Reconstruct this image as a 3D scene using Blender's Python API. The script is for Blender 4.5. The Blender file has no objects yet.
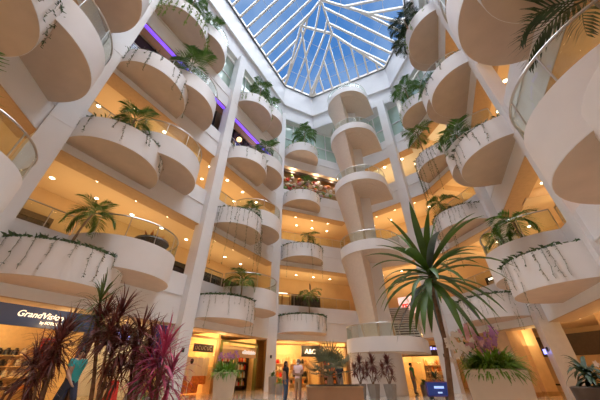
import bpy, bmesh, math, random
from mathutils import Vector, Matrix, Euler
R = random.Random(7)
S = bpy.context.scene
COL = S.collection
PI = math.pi
V3 = Vector

# ------------------------------------------------------------------ materials
def mat(name, col, rough=0.5, metal=0.0, emit=None, estr=1.0, var=0.0, scale=6.0, spec=0.5, bump=0.0, coat=0.0):
    m = bpy.data.materials.new(name); m.use_nodes = True
    nt = m.node_tree; b = nt.nodes['Principled BSDF']
    b.inputs['Base Color'].default_value = (*col, 1)
    b.inputs['Roughness'].default_value = rough
    b.inputs['Metallic'].default_value = metal
    b.inputs['Specular IOR Level'].default_value = spec
    b.inputs['Coat Weight'].default_value = coat
    if emit:
        b.inputs['Emission Color'].default_value = (*emit, 1)
        b.inputs['Emission Strength'].default_value = estr
    if var or bump:
        tc = nt.nodes.new('ShaderNodeTexCoord')
        n = nt.nodes.new('ShaderNodeTexNoise'); n.inputs['Scale'].default_value = scale; n.inputs['Detail'].default_value = 4
        nt.links.new(tc.outputs['Object'], n.inputs['Vector'])
        if var:
            r = nt.nodes.new('ShaderNodeValToRGB')
            r.color_ramp.elements[0].position = 0.3; r.color_ramp.elements[1].position = 0.7
            r.color_ramp.elements[0].color = (*[max(0, c*(1-var)) for c in col], 1)
            r.color_ramp.elements[1].color = (*[min(1, c*(1+var)) for c in col], 1)
            nt.links.new(n.outputs['Fac'], r.inputs['Fac']); nt.links.new(r.outputs['Color'], b.inputs['Base Color'])
        if bump:
            bp = nt.nodes.new('ShaderNodeBump'); bp.inputs['Strength'].default_value = bump
            nt.links.new(n.outputs['Fac'], bp.inputs['Height']); nt.links.new(bp.outputs['Normal'], b.inputs['Normal'])
    return m

def glass_mat(name, tint, gloss=0.08, rough=0.02):
    m = bpy.data.materials.new(name); m.use_nodes = True
    nt = m.node_tree; nt.nodes.clear()
    o = nt.nodes.new('ShaderNodeOutputMaterial'); t = nt.nodes.new('ShaderNodeBsdfTransparent')
    g = nt.nodes.new('ShaderNodeBsdfGlossy'); mx = nt.nodes.new('ShaderNodeMixShader')
    f = nt.nodes.new('ShaderNodeLayerWeight'); f.inputs['Blend'].default_value = .12
    ad = nt.nodes.new('ShaderNodeMath'); ad.operation = 'MULTIPLY_ADD'; ad.inputs[1].default_value = .18; ad.inputs[2].default_value = gloss; ad.use_clamp = True
    t.inputs['Color'].default_value = (*tint, 1); g.inputs['Roughness'].default_value = rough
    nt.links.new(f.outputs['Facing'], ad.inputs[0]); nt.links.new(ad.outputs[0], mx.inputs['Fac'])
    nt.links.new(t.outputs[0], mx.inputs[1]); nt.links.new(g.outputs[0], mx.inputs[2]); nt.links.new(mx.outputs[0], o.inputs['Surface'])
    return m

def tile_mat(name, c1, c2, grout, size, rough):
    m = mat(name, c1, rough)
    nt = m.node_tree; b = nt.nodes['Principled BSDF']
    tc = nt.nodes.new('ShaderNodeTexCoord'); br = nt.nodes.new('ShaderNodeTexBrick')
    br.offset = 0.0; br.inputs['Scale'].default_value = 1.0
    br.inputs['Brick Width'].default_value = size; br.inputs['Row Height'].default_value = size
    br.inputs['Mortar Size'].default_value = 0.006
    br.inputs['Color1'].default_value = (*c1, 1); br.inputs['Color2'].default_value = (*c2, 1); br.inputs['Mortar'].default_value = (*grout, 1)
    nt.links.new(tc.outputs['Object'], br.inputs['Vector']); nt.links.new(br.outputs['Color'], b.inputs['Base Color'])
    return m

WHITE = mat('white_paint', (.79, .795, .82), .45, var=.03, scale=.7)
FASCIA = mat('fascia_paint', (.80, .795, .81), .4, var=.03, scale=.9)
UNDERSHADE = mat('underside_shade_tint', (.60, .48, .39), .8, var=.05, scale=1.5)  # shade and warm bounce painted into the white balcony undersides
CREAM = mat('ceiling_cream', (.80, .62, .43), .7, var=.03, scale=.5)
TBEIGE = mat('landing_beige', (.74, .64, .55), .7, var=.04)  # even beige, lighter than the balcony undersides
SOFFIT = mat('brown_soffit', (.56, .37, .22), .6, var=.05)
TAN = mat('corridor_wall_tan', (.70, .52, .32), .6, var=.06, scale=.8)
MARBLE = mat('polished_column_stone', (.66, .62, .60), .18, var=.06, scale=3, coat=.3)
WARMSTONE = mat('warm_stone', (.72, .52, .33), .25, var=.08, scale=2)
FLOOR = tile_mat('floor_tile', (.68, .58, .46), (.64, .54, .43), (.5, .42, .34), .8, .12)
CFLOOR = mat('gallery_floor', (.62, .52, .42), .35, var=.05)
STEEL = mat('brushed_steel', (.62, .62, .60), .3, 1.0)
GLASS = glass_mat('railing_glass', (.91, .955, .93), .015)
SHOPGLASS = glass_mat('shop_glass', (.95, .95, .93), .02)
SKYGLASS = glass_mat('skylight_glass', (.97, .985, 1.0), .0)
GREENGLASS = mat('pale_green_glazing', (.50, .66, .58), .08, var=.1, scale=.6, coat=.5)
DARKGLASS = mat('dark_glazing', (.05, .045, .06), .1, coat=.4)
FRAME = mat('skylight_frame', (.80, .76, .70), .4, var=.03)
BLACK = mat('black_metal', (.02, .02, .02), .4)
DARKBROWN = mat('dark_brown_panel', (.09, .06, .045), .4, var=.15)
SOIL = mat('soil', (.06, .04, .03), .95, var=.3, scale=20)
PALM = mat('palm_leaf', (.10, .23, .04), .4, var=.35, scale=3)
PALMD = mat('palm_leaf_dark', (.035, .07, .025), .45, var=.35, scale=3)
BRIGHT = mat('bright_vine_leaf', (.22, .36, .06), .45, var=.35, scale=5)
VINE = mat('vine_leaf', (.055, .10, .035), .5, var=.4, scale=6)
TRUNK = mat('palm_trunk', (.30, .22, .14), .8, var=.25, scale=14, bump=.3)
DTRUNK = mat('dracaena_trunk', (.20, .115, .07), .8, var=.3, scale=18, bump=.4)
DRAC = mat('dracaena_leaf', (.07, .16, .022), .45, var=.3, scale=4)
DRACB = mat('dracaena_leaf_blueish', (.14, .19, .20), .3, var=.3, scale=4)
CORDY = mat('cordyline_leaf', (.16, .045, .04), .45, var=.5, scale=4)
CORDYM = mat('cordyline_magenta_leaf', (.45, .06, .15), .45, var=.45, scale=4)
CORDYG = mat('cordyline_green_leaf', (.09, .14, .03), .45, var=.4, scale=4)
SILVER = mat('bismarck_leaf', (.13, .16, .10), .75, var=.25, scale=4)
FERN = mat('fern_leaf', (.19, .35, .045), .5, var=.35, scale=5)
POT = mat('planter_concrete', (.70, .60, .50), .6, var=.05, scale=4)
POTG = mat('grey_planter', (.30, .27, .25), .6, var=.1, scale=4)
BOXTAN = mat('tan_box', (.38, .21, .115), .5, var=.08, scale=2)
PINK = mat('orchid_pink', (.80, .48, .60), .5, var=.2, scale=12)
OWHITE = mat('orchid_white', (.92, .88, .88), .5)
OPURPLE = mat('orchid_purple', (.52, .26, .60), .5, var=.2, scale=12)
LAMP = mat('lamp_lens', (1, .9, .75), .4, emit=(1.0, .80, .52), estr=14)
LAMPW = mat('lamp_lens_white', (1, 1, 1), .4, emit=(1, .9, .75), estr=2)
GLOBE = mat('globe_glow', (1, .8, .6), .4, emit=(1.0, .60, .25), estr=2.6)
PURPLE = mat('purple_led', (.3, .15, .9), .4, emit=(.16, .06, .95), estr=1.6)
NAVY = mat('navy_sign', (.015, .04, .17), .35)
SIGNW = mat('sign_letters', (1, 1, 1), .4, emit=(1, 1, 1), estr=.45)
SIGNDARK = mat('dark_sign', (.02, .02, .025), .4)
SIGNV = mat('violet_letters', (.5, .5, 1), .4, emit=(.30, .32, 1), estr=2.2)
ORANGE = mat('orange_panel', (.80, .16, .02), .5, var=.1)
ORANGEP = mat('orange_print', (.85, .30, .08), .6, var=.3, scale=5)
REDP = mat('red_print', (.72, .04, .03), .5, var=.2)
REDSIGN = mat('red_lit_sign', (.9, .05, .03), .4, emit=(1, .06, .03), estr=.9)
PINKGLYPH = mat('pale_pink_letters', (1, .75, .7), .4, emit=(1, .65, .6), estr=1.0)
GREENF = mat('green_frame', (.22, .22, .06), .5, var=.15)
SHOPWALL = mat('shop_interior', (.85, .66, .36), .6, var=.06)
WOOD = mat('wood', (.42, .26, .13), .5, var=.2, scale=3)
BROWNT = mat('brown_table', (.12, .06, .03), .5, var=.2)
PURPBAN = mat('purple_banner', (.10, .06, .26), .5, var=.15)
SCREEN = mat('blue_screen', (.01, .03, .15), .2, emit=(.02, .05, .25), estr=.35)
SCREENT = mat('screen_glyph', (.5, .7, 1), .3, emit=(.35, .55, 1), estr=.9)
SKIN = mat('skin', (.42, .24, .16), .5)
HAIR = mat('dark_hair', (.018, .012, .01), .5)
GREYHAIR = mat('grey_hair', (.25, .23, .22), .6)
TEAL = mat('teal_cloth', (.03, .30, .30), .8, var=.12)
GREENC = mat('green_cloth', (.03, .28, .08), .8, var=.12)
BLACKC = mat('black_cloth', (.02, .02, .025), .8)
JEANS = mat('jeans', (.07, .12, .22), .8, var=.2)
DJEANS = mat('dark_jeans', (.025, .03, .06), .8)
GREYC = mat('grey_cloth', (.22, .21, .21), .8, var=.1)
KHAKI = mat('khaki_cloth', (.42, .30, .19), .8, var=.1)
PINKC = mat('pale_pink_cloth', (.86, .66, .68), .8, var=.1)
SHOE = mat('shoe_leather', (.03, .025, .02), .5)
EYE = mat('eye_dark', (.01, .01, .01), .3)
MASKW = mat('white_mask', (.75, .77, .8), .7)
STEPM = mat('stair_tread', (.30, .24, .21), .5, var=.1)
PALEBOX = mat('pale_product', (.80, .72, .58), .6)

# ------------------------------------------------------------------ mesh builder
class MB:
    def __init__(s): s.v = []; s.f = []; s.m = []; s.cur = 0
    def add(s, vs, fs, mi=None):
        b = len(s.v); s.v += [tuple(x) for x in vs]
        s.f += [tuple(i+b for i in f) for f in fs]; s.m += [s.cur if mi is None else mi]*len(fs)
    def ob(s, o, a, b, c, mi=None):           # parallelepiped from a corner and three edge vectors
        o, a, b, c = map(V3, (o, a, b, c))
        if a.cross(b).dot(c) < 0: a, b = b, a
        p = [o, o+a, o+a+b, o+b, o+c, o+a+c, o+a+b+c, o+b+c]
        s.add(p, [(3,2,1,0),(4,5,6,7),(0,1,5,4),(1,2,6,5),(2,3,7,6),(3,0,4,7)], mi)
    def box(s, c, d, rz=0, mi=None):
        ca, sa = math.cos(rz), math.sin(rz); x = V3((ca, sa, 0)); y = V3((-sa, ca, 0)); z = V3((0,0,1)); c = V3(c)
        s.ob(c - x*d[0]/2 - y*d[1]/2 - z*d[2]/2, x*d[0], y*d[1], z*d[2], mi)
    def prism(s, poly, z0, z1, mi=None):
        n = len(poly)
        ar = sum(poly[i][0]*poly[(i+1)%n][1]-poly[(i+1)%n][0]*poly[i][1] for i in range(n))
        if ar < 0: poly = poly[::-1]
        s.add([(p[0],p[1],z0) for p in poly]+[(p[0],p[1],z1) for p in poly],
              [tuple(range(n))[::-1], tuple(range(n,2*n))]+[(i,(i+1)%n,n+(i+1)%n,n+i) for i in range(n)], mi)
    def grid(s, rows, mi=None, closed=False):
        n = len(rows[0]); vs = [p for r in rows for p in r]; fs = []
        for i in range(len(rows)-1):
            for j in range(n if closed else n-1):
                k = (j+1) % n
                fs.append((i*n+j, i*n+k, (i+1)*n+k, (i+1)*n+j))
        s.add(vs, fs, mi)
    def tube(s, pts, rad, n=8, mi=None, cap=True):
        pts = [V3(p) for p in pts]; rows = []
        if not isinstance(rad, (list, tuple)): rad = [rad]*len(pts)
        for i, p in enumerate(pts):
            t = (pts[min(i+1, len(pts)-1)]-pts[max(i-1, 0)]).normalized()
            u = t.cross(V3((0,0,1)));
            if u.length < 1e-3: u = t.cross(V3((1,0,0)))
            u.normalize(); w = t.cross(u)
            rows.append([p+(u*math.cos(2*PI*k/n)+w*math.sin(2*PI*k/n))*rad[i] for k in range(n)])
        b = len(s.v); s.grid(rows, mi, True)
        if cap:
            s.f.append(tuple(range(b, b+n))); s.m.append(s.cur if mi is None else mi)
            e = b+(len(pts)-1)*n; s.f.append(tuple(range(e, e+n))[::-1]); s.m.append(s.cur if mi is None else mi)
    def lathe(s, prof, c=(0,0,0), n=24, mi=None):
        rows = [[(c[0]+r*math.cos(2*PI*k/n), c[1]+r*math.sin(2*PI*k/n), c[2]+z) for k in range(n)] for r, z in prof]
        s.grid(rows, mi, True)
        if prof[0][0] > 1e-4:
            b = len(s.v)-n*len(prof); s.f.append(tuple(range(b, b+n))[::-1]); s.m.append(s.cur if mi is None else mi)
        if prof[-1][0] > 1e-4:
            b = len(s.v)-n; s.f.append(tuple(range(b, b+n))); s.m.append(s.cur if mi is None else mi)
    def beam(s, p, q, w, d, up=(0,0,1), mi=None):
        p, q = V3(p), V3(q); t = (q-p); u = t.cross(V3(up)).normalized(); n = u.cross(t).normalized()
        s.ob(p-u*w/2-n*d/2, t, u*w, n*d, mi)
    def mesh(s, name, mats, smooth=False):
        me = bpy.data.meshes.new(name); me.from_pydata(s.v, [], s.f)
        for x in (mats if isinstance(mats, (list, tuple)) else [mats]): me.materials.append(x)
        me.polygons.foreach_set('material_index', s.m)
        if smooth: me.polygons.foreach_set('use_smooth', [True]*len(s.f))
        me.update(); return me
    def build(s, name, mats, parent=None, smooth=False):
        if parent is not None and any(abs(x) > 1e-9 for x in parent_loc(parent)):
            L = parent_loc(parent); s.v = [(a-L[0], b-L[1], c-L[2]) for a, b, c in s.v]
        o = bpy.data.objects.new(name, s.mesh(name, mats, smooth)); COL.objects.link(o)
        if parent is not None: o.parent = parent
        if smooth:
            try: o.data.set_sharp_from_angle(angle=math.radians(40))
            except Exception: pass
        return o
def parent_loc(p):
    L = V3((0,0,0))
    while p is not None: L = L + V3(p.location); p = p.parent
    return L
def link(name, me, parent=None, loc=(0,0,0), rot=(0,0,0), sc=1.0):
    o = bpy.data.objects.new(name, me); COL.objects.link(o); o.location = loc; o.rotation_euler = rot
    o.scale = (sc, sc, sc) if not isinstance(sc, (tuple, list)) else sc
    if parent is not None: o.parent = parent
    return o
def tag(o, label, cat, group=None, kind=None):
    o['label'] = label; o['category'] = cat
    if group: o['group'] = group
    if kind: o['kind'] = kind
    return o
def thing(name, label, cat, loc=(0,0,0), group=None, rz=0):
    o = bpy.data.objects.new(name, None); COL.objects.link(o); o.location = loc; o.rotation_euler = (0,0,rz)
    o.empty_display_size = .2
    return tag(o, label, cat, group)
def struct(o, label=None, cat=None):
    o['kind'] = 'structure'
    if label: o['label'] = label
    if cat: o['category'] = cat
    return o

# ------------------------------------------------------------------ plan of the atrium
class Facet:
    def __init__(s, P, Q):
        s.P = V3((*P, 0)); s.Q = V3((*Q, 0)); s.L = (s.Q-s.P).length; s.d = (s.Q-s.P)/s.L
        s.n = V3((s.d.y, -s.d.x, 0)); s.rz = math.atan2(s.d.y, s.d.x)
    def p(s, a, o, z=0): return s.P + s.d*a + s.n*o + V3((0,0,z))
    def fb(s, mb, s0, s1, o0, o1, z0, z1, mi=None):
        mb.ob(s.p(s0, o0, z0), s.d*(s1-s0), s.n*(o1-o0), V3((0,0,z1-z0)), mi)
c0=(-8.8,-.3); c1=(-10.7,7.95); c2=(-6.4,15.7); c3=(-2.2,23.1); VX=(1.8,25.0); V2=(5.2,26.1); c4=(11.6,20.4); cA=(12.8,15.0); cB=(9.9,8.45); cC=(6.1,.8); D1=(3.2,-5.2); D2=(-5.0,-5.2)
F = dict(F0=Facet(c0,c1), F1=Facet(c1,c2), F2=Facet(c2,c3), F3=Facet(c3,V2), F4=Facet(V2,c4), F5=Facet(c4,cA), F6=Facet(cA,cB), F7=Facet(cB,cC), F8=Facet(cC,D1), F9=Facet(D1,D2), F10=Facet(D2,c0))
POLY = [c0,c1,c3,V2,c4,cA,cB,cC,D1,D2]; POLYU = [c0,c1,c3,VX,c4,cA,cB,cC,D1,D2]
FU = dict(F3=Facet(c3,VX), F4=Facet(VX,c4))
def offset(poly, k):                         # move every edge outward by k and mitre the corners
    out = []; n = len(poly)
    for i in range(n):
        a, b, c = (V3((*poly[j%n], 0)) for j in (i-1, i, i+1))
        d1 = (b-a).normalized(); d2 = (c-b).normalized()
        n1 = V3((-d1.y, d1.x, 0)); n2 = V3((-d2.y, d2.x, 0))
        m = (n1+n2).normalized(); out.append(tuple((b+m*(k/max(.3, m.dot(n1))))[:2]))
    return out
BB = {2:3.3, 3:9.3, 4:15.2, 5:21.1}           # underside of each gallery front
BAND = 2.6
TOP0, TOP1 = 29.0, 36.0
LEVW = {2:'lowest', 3:'second-lowest', 4:'third-lowest', 5:'topmost'}
WHERE = dict(F0='at the upper left edge', F1='above the blue eyewear shop sign', F2='above the orange shopfront',
             F3='on the far wall above the black sign', F4='behind the round stair landings', F5='just beyond the stair landings',
             F6='above the white orchid planter', F7='in the upper right corner')

# floor, ceilings (one slab per gallery), ring walls
def ring(mb, inner, outer, z0, z1, mtop, mbot):
    n = len(inner)
    vs = [(*p, z0) for p in inner]+[(*p, z0) for p in outer]+[(*p, z1) for p in inner]+[(*p, z1) for p in outer]
    for i in range(n):
        j = (i+1) % n
        mb.add([vs[i],vs[j],vs[n+j],vs[n+i]], [(3,2,1,0)], mbot)
        mb.add([vs[2*n+i],vs[2*n+j],vs[3*n+j],vs[3*n+i]], [(0,1,2,3)], mtop)
        mb.add([vs[i],vs[j],vs[2*n+j],vs[2*n+i]], [(0,1,2,3)], mbot)
OUT = 7.4
mb = MB(); mb.prism(offset(POLY, OUT+.3), -.3, 0); struct(mb.build('floor', FLOOR))
for k, b in BB.items():
    mb = MB(); ring(mb, offset(POLY, .45), offset(POLY, OUT), b+.45, b+1.45, 0, 1)
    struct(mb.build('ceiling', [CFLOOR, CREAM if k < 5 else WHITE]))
mb = MB(); ring(mb, offset(POLY, .45), offset(POLY, OUT), TOP0+.2, TOP0+.8, 0, 0); struct(mb.build('ceiling', [WHITE]))
OUTP = offset(POLY, OUT); MIDP = offset(POLY, 5.2)
for i in range(len(POLY)):
    a, b = OUTP[i], OUTP[(i+1)%len(POLY)]
    f = Facet(a, b); mb = MB(); f.fb(mb, -.1, f.L+.1, -.3, 0, 0, TOP0+.8); struct(mb.build('wall_back', TAN))
    a, b = MIDP[i], MIDP[(i+1)%len(POLY)]
    f = Facet(a, b); mb = MB(); f.fb(mb, -.0, f.L, -.2, 0, BB[2]+1.4, TOP0+.3); struct(mb.build('wall_gallery', TAN))

# gallery fronts (spandrels) and the tall white wall under the skylight
STAIR = (2.7, 5.5)
names = dict(F0='wall_near_left', F1='wall_left', F2='wall_left', F3='wall_far_left', F4='wall_far_right', F5='wall_right', F6='wall_right', F7='wall_near_right', F8='wall_near', F9='wall_near', F10='wall_near')
for fn, f in F.items():
    mb = MB()
    for k, b in BB.items():
        segs = [(0, f.L)]
        if fn == 'F4' and k == 2: segs = [(0, STAIR[0]), (STAIR[1], f.L)]
        for a0, a1 in segs:
            f.fb(mb, a0, a1, -.45, 0, b, b+BAND, 0)
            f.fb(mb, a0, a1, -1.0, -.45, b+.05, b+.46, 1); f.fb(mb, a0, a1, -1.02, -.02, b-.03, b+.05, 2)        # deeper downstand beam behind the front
            f.fb(mb, a0, a1, -.06, .05, b+1.42, b+1.50, 0)       # shadow line
    f = FU.get(fn, f)
    f.fb(mb, 0, f.L, -.45, 0, TOP0, TOP1, 0)
    f.fb(mb, 0, f.L, 0, .30, 31.4, 31.9, 0); f.fb(mb, 0, f.L, -.3, .12, TOP1-.2, TOP1, 0)
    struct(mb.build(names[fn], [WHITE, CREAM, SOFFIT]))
mb = MB(); vo = (V2[0]+.2,V2[1]+1.8); mb.prism([c3,VX,vo,(c3[0]-.6,c3[1]+1.3)], TOP0+.01, TOP0+.19); mb.prism([VX,c4,(c4[0]+1.3,c4[1]+1.2),vo], TOP0+.01, TOP0+.19); struct(mb.build('ceiling', WHITE))
# ground-level slabs of closed wall behind the viewer
for fn in ('F8','F9','F10'):
    mb = MB(); F[fn].fb(mb, 0, F[fn].L, -2.5, -2.2, 0, 3.75); struct(mb.build('wall_near_base', TAN))

# glazing at the top gallery and dark lounge glazing one gallery lower
wn = 1
for fn in ('F1','F2','F3','F4','F5','F6'):
    f = F[fn]; wn += 1
    mb = MB(); f.fb(mb, .1, f.L-.1, -.75, -.70, BB[5]+BAND, TOP0)
    w = struct(mb.build('window_%d' % wn, GREENGLASS))
    mb = MB(); n = max(2, int(f.L/1.5))
    for i in range(n+1): x = .1+(f.L-.2)*i/n; f.fb(mb, x-.05, x+.05, -.82, -.60, BB[5]+BAND, TOP0)
    for z in (BB[5]+BAND+.05, BB[5]+BAND+2.4, TOP0-.15): f.fb(mb, .1, f.L-.1, -.82, -.60, z, z+.12)
    mb.build('window_frame', WHITE, w)
for fn, lab in (('F1', 'dark lounge glazing under purple light line, nearer one'), ('F2', 'dark lounge glazing under purple light line, beside far corner')):
    f = F[fn]; t = thing('lounge_front', lab+' '+'', 'shopfront', f.p(f.L/2, -1.2, BB[4]+1.45)); t['label'] = lab
    mb = MB(); f.fb(mb, .5, f.L-.5, -1.3, -1.2, BB[4]+1.46, BB[5]+.05); mb.build('glazing', DARKGLASS, t)
    mb = MB()
    for i in range(6): x = .5+(f.L-1)*i/5; f.fb(mb, x-.04, x+.04, -1.2, -1.1, BB[4]+1.46, BB[5]+.05)
    mb.build('mullions', BLACK, t)
    mb = MB(); f.fb(mb, .5, f.L-.5, -.30, -.12, BB[5]-.16, BB[5]-.003); led = mb.build('light_strip', PURPLE); tag(led, 'purple light strip under the topmost gallery front %s' % WHERE[fn], 'light')
    for x in ((2.2, 5.9) if fn == 'F1' else (2.4, 5.2)):
        p = f.p(x, -.75, BB[5]-1.15)
        g = thing('globe_lamp', 'round globe lamp below the purple strip %s, %s one' % (WHERE[fn], 'nearer' if x < 3 else 'farther'), 'lamp', p)
        m2 = MB(); m2.lathe([(.001,-.25),(.14,-.21),(.23,-.1),(.25,0),(.23,.1),(.14,.21),(.001,.25)], p, 16); m2.build('globe', GLOBE, g, True)
        m2 = MB(); m2.tube([p+V3((0,0,.22)), p+V3((0,0,1.4))], .015, 6); m2.build('cord', BLACK, g)

# skylight: hipped glass roof
Z0 = TOP1
def P3(p, z=Z0): return V3((p[0], p[1], z))
N1 = V3((.13,16.7,39.6)); N2 = V3((4.35,17.7,39.6)); M_ = V3((2.7,14.4,41.3)); R_ = V3((1.6,3.5,41.3))
fac = [[P3(c3),P3(VX),N2,N1],[N1,N2,M_],[P3(VX),P3(c4),N2],[P3(c4),P3(cA),M_,N2],[P3(cA),P3(cB),R_,M_],[P3(cB),P3(cC),R_],[P3(cC),P3(D1),R_],[P3(D1),P3(D2),R_],[P3(D2),P3(c0),R_],[P3(c0),P3(c1),R_],[P3(c1),P3(c3),N1,M_,R_]]
mb = MB()
for q in fac: mb.add([v+V3((0,0,.12)) for v in q], [tuple(range(len(q)))])
sky = struct(mb.build('window_1', SKYGLASS))
mb = MB()
def clip(q, u, w, s):
    ps = []
    for i in range(len(q)):
        a, b = q[i], q[(i+1)%len(q)]; sa = (a-q[0]).dot(u)-s; sb = (b-q[0]).dot(u)-s
        if sa*sb < 0: ps.append(a+(b-a)*(sa/(sa-sb)))
    return sorted(ps, key=lambda p: (p-q[0]).dot(w))
for q in fac:
    u = (q[1]-q[0]).normalized(); cen = sum(q, V3((0,0,0)))/len(q); w = cen-q[0]; w = (w-u*w.dot(u)).normalized(); nr = u.cross(w)
    ss = [(v-q[0]).dot(u) for v in q]; s = min(ss)+.66; 
    while s < max(ss):
        ps = clip(q, u, w, s)
        if len(ps) >= 2 and (ps[-1]-ps[0]).length > .3: mb.beam(ps[0], ps[-1], .22, .32, nr)
        s += 1.32
    for i in range(1, 4):                       # thin purlins
        ww = max((v-q[0]).dot(w) for v in q)*i/4
        pp = []
        for j in range(len(q)):
            a, b = q[j], q[(j+1)%len(q)]; sa = (a-q[0]).dot(w)-ww; sb = (b-q[0]).dot(w)-ww
            if sa*sb < 0: pp.append(a+(b-a)*(sa/(sa-sb)))
        if len(pp) == 2 and q is not fac[1]: mb.beam(pp[0], pp[1], .035, .04, nr)
mb.build('glazing_bars', FRAME, sky)
for a, b in [(P3(c3),N1),(P3(VX),N2),(P3(VX),N1),(P3(c4),N2),(N1,N2),(N1,M_),(N2,M_),(M_,R_),(P3(cA),M_),(P3(cB),R_),(P3(c1),R_),(P3(c0),R_)]:
    m2 = MB(); m2.beam(a, b, .24, .36); m2.build('hip_beam', FRAME, sky)
m2 = MB()
for i in range(len(POLYU)): m2.beam(P3(POLYU[i]), P3(POLYU[(i+1)%len(POLYU)]), .35, .4)
m2.build('kerb_beam', FRAME, sky)

# columns
def column(x, y, rz, w, label, z1=TOP0+.5, base=None):
    t = thing('column', label, 'column', (x, y, 0))
    m = MB(); m.box((x,y,(4.2+z1)/2), (w,w,z1-4.2), rz); m.build('shaft', WHITE, t)
    m = MB(); m.box((x,y,2.1), (w,w,4.2), rz); m.build('base_cladding', base or WHITE, t)
    for z in (4.2, 10.2, 16.1, 22.0): m = MB(); m.box((x,y,z), (w+.02,w+.02,.04), rz); m.build('joint_band', FASCIA, t)
    m = MB(); p = V3((x,y,2.0)); f = V3((math.cos(rz), math.sin(rz), 0)); nn = V3((f.y, -f.x, 0))
    m.box(p+nn*(w/2+.03)+V3((0,0,.1)), (.14,.06,.2), rz); m.build('call_plate', BLACK, t)
    return t
f=F['F1']; a=f.p(0,.05); column(a.x, a.y, f.rz, .95, 'white column nearest the upper left corner, dotted with vines')
f=F['F2']; a=f.p(0,.05); column(a.x, a.y, f.rz, .82, 'tall white column between the blue-signed shop and the orange shopfront')
f=F['F3']; a=f.p(0,.05); column(a.x, a.y, f.rz-.3, .75, 'slim white column at the far corner beside the black-signed shop')
f=F['F4']; column(10.15, 21.2, f.rz, .85, 'white column just beyond the round stair landings')
f=F['F6']; a=f.p(0,.0); column(a.x, a.y, f.rz, .85, 'polished stone column behind the white orchid planter', base=MARBLE)
f=F['F7']; a=f.p(.25,-.15); column(a.x, a.y, f.rz, .6, 'white column beside the balconies of the upper right corner')
# warm inner columns of the ground lobby on the right
for (px, py, lab) in ((13.0,18.6,'warm lit stone column in the lobby, left of the polished column'),(15.6,14.2,'warm lit stone column in the lobby, right of the polished column'),(14.6,19.4,'warm lit stone column deep in the lobby before the dark shopfront')):
    t = thing('lobby_column', lab, 'column', (px,py,0)); m = MB(); m.box((px,py,1.87),(.9,.9,3.74),F['F5'].rz); m.build('shaft', WARMSTONE, t); m = MB(); m.box((px,py,.1),(1,1,.2),F['F5'].rz); m.build('plinth', WOOD, t)
# beams under the galleries, running away from the atrium
for fn, xs in (('F6',(2.2,)),('F7',(1.0,)),('F5',(.6,)),('F0',(7.0,))):
    f = F[fn]
    for k in (3,4,5):
        for x in xs:
            m = MB(); f.fb(m, x-.45, x+.45, -5.1, -.9, BB[k]-.1, BB[k]+.44); struct(m.build('trim_ceiling_beam', CREAM))

# ------------------------------------------------------------------ balconies
def arc(f, s0, r, n=28, a0=0, a1=PI): return [f.p(s0+r*math.cos(a0+(a1-a0)*i/n), r*math.sin(a0+(a1-a0)*i/n)) for i in range(n+1)]
def wallstrip(mb, f, s0, r, th, z0, z1, n=28, a0=0, a1=PI):
    o = arc(f, s0, r, n, a0, a1); i = arc(f, s0, r-th, n, a0, a1); Z = lambda p, z: (p.x, p.y, z)
    mb.grid([[Z(p,z0) for p in o],[Z(p,z1) for p in o],[Z(p,z1) for p in i],[Z(p,z0) for p in i],[Z(p,z0) for p in o]])
def planter_balcony(fn, k, s0, r, zb, zt):
    f = F[fn]; t = thing('planter_balcony', 'curved white planter balcony, %s of the stack %s' % (LEVW[k], WHERE[fn]), 'balcony', f.p(s0, 0, zb), 'planter balconies')
    m = MB(); wallstrip(m, f, s0, r, .05, zb+.01, zt); m.build('fascia', FASCIA, t, True)
    m = MB(); m.prism([tuple(p[:2]) for p in arc(f, s0, r-.015)], zb, zb+.2); m.build('underside', UNDERSHADE, t)
    m = MB(); m.prism([tuple(p[:2]) for p in arc(f, s0, r-.06)], zt-.25, zt-.08); m.build('soil', SOIL, t)
    return t
def walk_balcony(fn, k, s0, r, zb, zt):
    f = F[fn]; t = thing('walkway_balcony', 'white glass-railed lookout balcony, %s of the stack %s' % (LEVW[k], WHERE[fn]), 'balcony', f.p(s0, 0, zb), 'lookout balconies')
    m = MB(); wallstrip(m, f, s0, r, .06, zb+.01, zt); m.build('fascia', FASCIA, t, True)
    m = MB(); m.prism([tuple(p[:2]) for p in arc(f, s0, r-.015)], zb, zb+.25); m.build('underside', UNDERSHADE, t)
    m = MB(); wallstrip(m, f, s0, r-.05, .025, zt+.03, zt+.86); m.build('glass_panel', GLASS, t, True)
    m = MB(); m.tube([p+V3((0,0,zt+.92)) for p in arc(f, s0, r-.06)], .032, 8); m.build('handrail', STEEL, t, True)
    for i in range(7):
        p = arc(f, s0, r-.06, 6)[i]
        m = MB(); m.tube([p+V3((0,0,zt-.05)), p+V3((0,0,zt+.9))], .022, 6); m.build('railing_post', STEEL, t)
    return t
def straight_rail(fn, k, a0, a1):
    f = F[fn]; z = BB[k]+BAND
    t = thing('glass_railing', 'straight glass railing on the %s gallery front %s' % (LEVW[k], WHERE[fn]), 'railing', f.p((a0+a1)/2, -.2, z))
    m = MB(); f.fb(m, a0, a1, -.22, -.19, z+.03, z+.86); m.build('glass_panel', GLASS, t)
    m = MB(); m.tube([f.p(a0,-.2,z+.92), f.p(a1,-.2,z+.92)], .032, 8); m.build('handrail', STEEL, t)
    n = max(2, int((a1-a0)/1.3))
    for i in range(n+1):
        x = a0+(a1-a0)*i/n; m = MB(); m.tube([f.p(x,-.2,z), f.p(x,-.2,z+.9)], .02, 6); m.build('railing_post', STEEL, t)
PL = {}; WK = {}
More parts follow.
